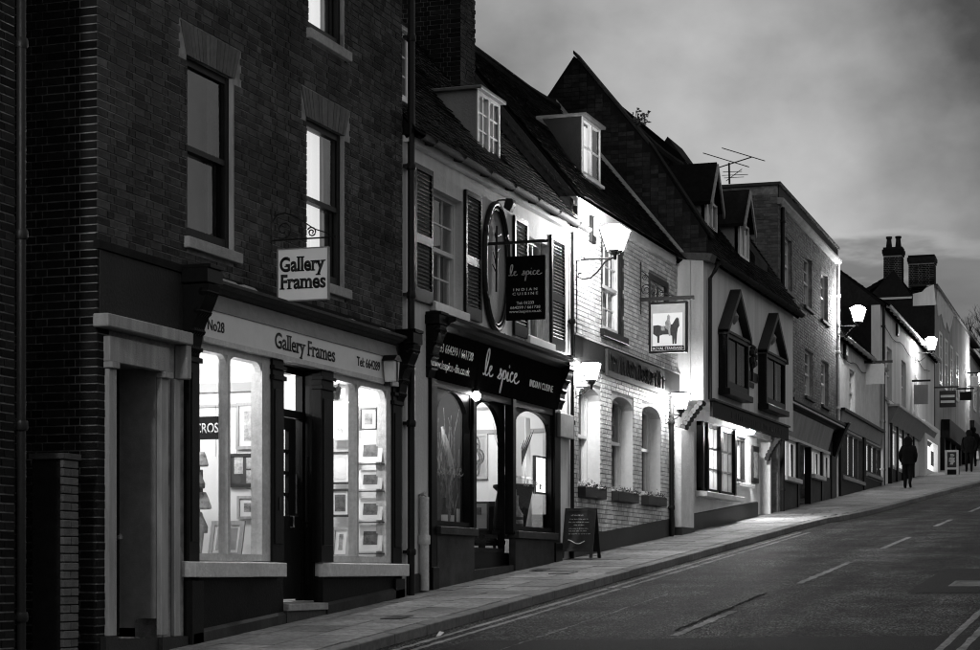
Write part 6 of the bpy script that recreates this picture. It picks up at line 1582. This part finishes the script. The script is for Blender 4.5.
# ------------------------------------------------------------------ tall white house, patchy render
WL_, WR_ = 86.42, 106.0
wh = thing('patchy_house', 'tall house with pale patchy render and two dark chimney stacks', 'house', FB.w(WL_, 0, gz(WL_)))
e8 = 12.2
m = wall(MB(FB), WL_, WR_, 3.8, e8, 0, -.3, []); m.build('wall', 'render_grey', wh)
pv = lambda px, py: FB.side(px, py, WL_)
g0, g1, g2 = pv(868,297), pv(894,270), pv(913,299)
MB(FB).prism_vz([g0, g1, g2, pv(913,293), pv(922,291), pv(926,287), (0.001, e8), (0.001, 3.8), (-6, 3.8), (-6, g0[1]-1.5)], WL_-.002, WL_+.3).build('side_wall', 'brick_dark', wh)
B('string_course', 'sign_grey', wh, [(WL_-.06,WL_-.003,pv(877,298)[0],pv(912,298)[0],pv(890,299.5)[1],pv(890,297.5)[1])], FB)
pts = [pv(913,306),pv(913,294),pv(922,292),pv(926,288),pv(934,284.5),pv(936,305)]
MB(FB).prism_vz(pts, WL_-.04, WL_-.003).build('pale_patch', 'render', wh)
up = [FB.at(px, py, .01) for (px, py) in ((936.5,304),(938,316),(941,314),(943,324),(945,330),(946.5,322),(949,333),(951,326),(953,316),(956,317),(955,311),(946,300),(937.5,289))]
MB(FB).prism_uz(up, .001, .03).build('pale_patch', 'white_wall', wh)
a_, _ = roof(wh, FB, WL_+.3, WR_+6, g2[0]+.1, g2[1]+.05, g1[0], g1[1]-.02, gauge=.13, tw=.22); roof(wh, FB, WL_+.3, WR_+6, -5.5, g0[1]-1.0, g1[0]-.01, g1[1]-.03, name='back_roof', gauge=.3, tw=.4)
B('gutter_board', 'iron', wh, [(WL_+.3,WR_+6,-1.0,.12,e8,e8+.08)], FB)
def side_stack(pxa, pxb, pyt, pyb, u, depth, pots, ph):
    vb_, zt_ = FB.side(pxa, pyt, u); vf_, zb_ = FB.side(pxb, pyb, u); vb_, vf_ = sorted((vb_, vf_))
    return stack(wh, FB, u, u+depth, vb_, vf_, zb_-4, zt_, pots, ph)
side_stack(883.5, 902, 247.5, 268, WL_+.02, .7, 2, .5)
side_stack(908.5, 934, 255.5, 284, WL_+.9, .9, 0, .5)
for k in range(4):
    a = U2(939+k*5.5); W = sash(wh, FB, a, a+1.3, 8.2, 10.5, .02, 2, 2, 'white_paint', 'curtain_dim', fr=.12, bar=.06)
for k in range(6):
    a = WL_+2.6+k*2.9; B('shop_pilaster', 'black_paint', wh, [(a,a+.35,.032,.2,gz(a)-.1,5.9)], FB)
B('shop_fascia', 'dark_paint', wh, [(WL_+3,WR_,.031,.4,5.9,6.7)], FB)
for k in range(4): a = WL_+3.3+k*4.0; W = sash(wh, FB, a, a+2.6, 4.9, 5.85, .03, 2, 1, 'dark_paint', 'shop_glow' if k in (1, 3) else 'glow_curtain', fr=.1, two=False)
far = thing('end_house', 'dark house with slanting gutter closing the street on the right', 'house', FB.w(100.1, 0, gz(100))); B('wall', 'render_grey', far, [(106.1,128,-8,-.2,5,11.6)], FB); simple_roof(far, FB, 106.1, 128, .1, 11.6, -3.0, 13.4)
for k in range(4): a = 107+k*4.5; W = sash(far, FB, a, a+1.6, 8.8, 10.8, -.18, 2, 2, 'white_paint', 'curtain_dim', fr=.12, bar=.06)
B('shop_fascia', 'black_paint', far, [(106.5,126,-.2,.2,7.0,7.9)], FB)
# lanterns up the street, and the same pattern once more down the hill before the viewpoint
lantern('street_lantern', 'street lantern on the house left of the passage, nearest of all the lanterns', FA, 10.4, .66, 3.9, .44, .36, 'lantern_glow', 'street lanterns on wall brackets')
lantern('street_lantern', 'bright street lantern on the corner of the tall brick house', FB, U2(836), .62, FB.side(853,322,U2(836))[1], .40, .36, 'lantern_glow', 'street lanterns on wall brackets')
lantern('street_lantern', 'bright street lantern on the pale gabled house up the street', FB, U2(915), .62, FB.side(929,350,U2(915))[1], .42, .40, 'far_glow', 'street lanterns on wall brackets')
lantern('street_lantern', 'farthest street lantern at the right edge of the street', FB, U2(968), .75, FB.side(977,384,U2(968))[1], .5, .45, 'far_glow', 'street lanterns on wall brackets')
# projecting shop signs far up the street
def far_sign(label, px0, px1, py0, py1, wallpx, mat, bars=0):
    us = U2(wallpx); v0, z1 = FB.side(px0, py0, us); v1, z0 = FB.side(px1, py1, us)
    t = thing('projecting_sign', label, 'sign', FB.w(us, 0, z0), 'shop signs up the street'); B('board', mat, t, [(us-.05,us+.05,v0,v1,z0,z1)], FB)
    B('bracket', 'iron', t, [(us-.03,us+.03,.0,v1+.1,z1+.12,z1+.19)], FB)
    for i in range(bars): z = z0+(z1-z0)*(i+1)/(bars+1); B('band', 'sign_grey', t, [(us-.06,us-.051,v0+.05,v1-.05,z-.05,z+.05)], FB)
far_sign('black banded sign projecting over the far pavement', 939.5, 956, 391, 407, 934, 'black_paint', 2)
far_sign('small plain dark sign right of the banded one', 960, 972, 392, 400, 956, 'dark_paint')
far_sign('small white sign under the farthest lantern', 971, 979, 376, 386, 967, 'sign_white')
far_sign('grey spotted board beside the lit white shopfront', 914, 928, 385, 404, 912, 'render_grey')
# pavement board far up the street
uB = 80.5; vB0, vB1 = FB.side(945,470,uB)[0], FB.side(958.5,470,uB)[0]; zB = FB.side(951,475,uB)[1]; zT = FB.side(951,450,uB)[1]
fb_ = thing('pavement_board', 'dark pavement board with pale frame far up the pavement', 'sign board', FB.w(uB, (vB0+vB1)/2, zB))
B('frame', 'old_white', fb_, [(uB,uB+.05,vB0,vB0+.08,zB,zT),(uB,uB+.05,vB1-.08,vB1,zB,zT),(uB,uB+.05,vB0+.08,vB1-.08,zT-.08,zT),(uB,uB+.05,vB0+.08,vB1-.08,zB+.22,zB+.30)], FB); B('panel', 'slate', fb_, [(uB+.01,uB+.04,vB0+.08,vB1-.08,zB+.3,zT-.08)], FB)
MB(FB).hexa([(uB+.5,vB0,zB),(uB+.55,vB0,zB),(uB+.55,vB1,zB),(uB+.5,vB1,zB),(uB+.06,vB0,zT),(uB+.11,vB0,zT),(uB+.11,vB1,zT),(uB+.06,vB1,zT)]).build('back_leaf', 'timber', fb_)
m = MB(FB)
for i in range(14): a = random.uniform(vB0+.14,vB1-.25); z = random.uniform(zB+.4,zT-.2); m.box(uB+.004,uB+.009,a,a+.12,z,z+.06)
o = m.build('poster_marks', 'sign_grey', fb_); o['kind'] = 'stuff'
for (px, py, lab) in ((845,352,'small pale alarm box on the low house beside the brick corner'),(897,330,'small pale alarm box between the upper windows of the gabled house')):
    u_, z_ = FB.at(px, py, .03); a_ = thing('alarm_box', lab, 'alarm box', FB.w(u_, 0, z_)); B('case', 'dark_paint', a_, [(u_-.2,u_+.2,.002,.08,z_-.22,z_+.22)], FB, bevel=.02); B('cover', 'plastic_white', a_, [(u_-.15,u_+.15,.081,.11,z_-.12,z_+.17)], FB, bevel=.02)
for (p, q, sag_) in (((57.6,6.3),(66.8,6.3),.12),((68.2,8.3),(84,8.3),.18)):
    m = MB(FB); m.tube([(p[0]+(q[0]-p[0])*i/14,.04,p[1]+(q[1]-p[1])*i/14-sag_*math.sin(math.pi*i/14*3)**2) for i in range(15)], .014, 4); m.build('cable', 'iron', lo_h if p[0] < 60 else gh)
# ------------------------------------------------------------------ people, seen from behind
def person(label, X, Y, zf, H, stride, yaw, mat='cloth_dark', bag=False, hood=True):
    r = thing('person', label, 'person', (X, Y, zf), 'people on the pavement')
    k = H/1.75
    J = [('pelvis',(0,0,.95),.155),('waist',(0,.0,1.10),.15),('chest',(.02,0,1.33),.185),('neck',(.03,0,1.50),.085),('head',(.05,0,1.62),.115),('crown',(.04,0,1.71),.085),
         ('shL',(.01,.19,1.40),.085),('elL',(-.05,.28,1.14),.062),('wrL',(.10,.24,.95),.050),('haL',(.16,.20,.90),.045),
         ('shR',(.01,-.19,1.40),.085),('elR',(-.06,-.28,1.14),.062),('wrR',(.09,-.24,.95),.050),('haR',(.15,-.20,.90),.045),
         ('hiL',(0,.09,.88),.11),('knL',(.10*stride,.10,.50),.078),('anL',(.02*stride,.10,.09),.055),('toL',(.14+.02*stride,.11,.035),.04),
         ('hiR',(0,-.09,.88),.11),('knR',(-.02*stride,-.10,.50),.078),('anR',(-.24*stride,-.10,.13+.03*stride),.055),('toR',(-.12*stride+.04,-.11,.035),.04)]
    idx = {n: i for i, (n, _, _) in enumerate(J)}
    E = [('pelvis','waist'),('waist','chest'),('chest','neck'),('neck','head'),('head','crown'),('chest','shL'),('shL','elL'),('elL','wrL'),('wrL','haL'),('chest','shR'),('shR','elR'),('elR','wrR'),('wrR','haR'),('pelvis','hiL'),('hiL','knL'),('knL','anL'),('anL','toL'),('pelvis','hiR'),('hiR','knR'),('knR','anR'),('anR','toR')]
    me = bpy.data.meshes.new('body'); me.from_pydata([tuple(c*k for c in p) for _, p, _ in J], [(idx[a], idx[b]) for a, b in E], [])
    o = bpy.data.objects.new('body', me); col.objects.link(o)
    sk = o.modifiers.new('skin', 'SKIN'); sk.use_smooth_shade = True
    ld = me.skin_vertices[0].data
    for i, (n, _, rad) in enumerate(J): ld[i].radius = (rad*k, rad*k*(1.0)); ld[i].use_root = (n == 'pelvis')
    s2 = o.modifiers.new('sub', 'SUBSURF'); s2.levels = 2; s2.render_levels = 2
    bpy.context.view_layer.update()
    m2 = bpy.data.meshes.new_from_object(o.evaluated_get(bpy.context.evaluated_depsgraph_get()))
    bpy.data.objects.remove(o)
    m2.materials.clear(); m2.materials.append(MATS[mat])
    b = bpy.data.objects.new('body', m2); col.objects.link(b); b.parent = r
    # jacket skirt and hood
    def part(nm, prof, mt, cx=0, n=16, sq=.75):
        mm = MB(); vs, fs = [], []
        for (rr, z, dx) in prof:
            for q in range(n): t = 2*math.pi*q/n; vs.append(Vector((cx+dx+rr*sq*math.cos(t), rr*math.sin(t), z))*k)
        for i in range(len(prof)-1):
            for q in range(n): fs.append((i*n+q, i*n+(q+1)%n, (i+1)*n+(q+1)%n, (i+1)*n+q))
        me_ = bpy.data.meshes.new(nm); me_.from_pydata([tuple(x) for x in vs], [], fs)
        for q in me_.polygons: q.use_smooth = True
        me_.materials.append(MATS[mt]); oo = bpy.data.objects.new(nm, me_); col.objects.link(oo); oo.parent = r; return oo
    part('jacket', [(.235,.82,0),(.232,.92,0),(.215,1.08,.0),(.245,1.28,.01),(.25,1.38,.01),(.19,1.47,.02),(.10,1.52,.03)], mat)
    if hood: part('hood', [(.13,1.47,.0),(.145,1.55,.0),(.15,1.64,.02),(.125,1.73,.03),(.06,1.785,.03),(.005,1.795,.03)], mat, sq=.95)
    else: part('hair', [(.11,1.56,.02),(.125,1.62,.03),(.125,1.69,.03),(.09,1.76,.03),(.005,1.785,.03)], 'cloth_dark', sq=.95)
    if bag: B_ = MB(); B_.v = [Vector(c)*k for c in ((-.1,.30,.55),(.14,.30,.55),(.14,.40,.55),(-.1,.40,.55),(-.08,.32,.88),(.12,.32,.88),(.12,.38,.88),(-.08,.38,.88))]; B_.f = [(0,3,2,1),(4,5,6,7),(0,1,5,4),(1,2,6,5),(2,3,7,6),(3,0,4,7)]; ob = B_.build('bag', 'plastic_white', None); ob.parent = r; ROOT.pop(ob, None)
    r.rotation_euler = (0, 0, yaw)
    return r
def ground_at(px, py, v):
    u, z = FB.at(px, py, v); return FB.w(u, v, 0), u
P1, uu = ground_at(908, 488, 1.25)
person('walker in a dark hooded jacket seen from behind on the pavement', P1.x, P1.y, gz(P1.x)-.02, 1.62, 1.7, R(2))
P2, uu = ground_at(969, 472, 1.6); person('far pedestrian in dark coat with a pale bag near the right edge', P2.x, P2.y, gz(P2.x), 1.72, .6, R(185), bag=True, hood=False)
P3, uu = ground_at(974, 472, 1.1); person('far pedestrian in dark clothes walking beside the one with the pale bag', P3.x-.3, P3.y, gz(P3.x), 1.8, .8, R(178), hood=False)
# ------------------------------------------------------------------ bare tree beyond the roofs
def bare_tree(label, X, Y, z0, H, seed):
    rnd = random.Random(seed); r = thing('bare_tree', label, 'tree', (X, Y, z0), 'bare trees beyond the roofs')
    tr, cr = MB(), MB()
    def grow(p, d, l, rad, dep):
        q = p + d*l*.5 + Vector((rnd.uniform(-.05,.05), rnd.uniform(-.05,.05), 0))*l; e = q + (d + Vector((rnd.uniform(-.2,.2), rnd.uniform(-.2,.2), rnd.uniform(-.05,.15)))).normalized()*l*.5
        b = tr if dep < 2 else cr
        o = len(b.v); bt = MB(); bt.F = FA; bt.tube([(p.x,-p.y,p.z),(q.x,-q.y,q.z),(e.x,-e.y,e.z)], [rad, rad*.85, rad*.68], 6 if dep < 2 else 3)
        b.v += bt.v; b.f += [tuple(o+i for i in f) for f in bt.f]
        if dep >= 7: return
        for _ in range(3 if dep < 5 else 2):
            nd = (d + Vector((rnd.uniform(-1,1), rnd.uniform(-1,1), rnd.uniform(-.2,.6)))*.62).normalized(); grow(e, nd, l*rnd.uniform(.62,.82), rad*.6, dep+1)
    grow(Vector((X, Y, z0)), Vector((0,0,1)), H*.26, H*.022, 0)
    tr.build('trunk', 'bark', r, keep=True); cr.build('crown', 'bark', r, keep=True)
bare_tree('bare winter tree rising behind the roofs at the right edge', 150, 5.2, 7.5, 14.5, 3)
bare_tree('second bare winter tree lower behind the far roofs', 165, 3.0, 7.8, 12, 8)
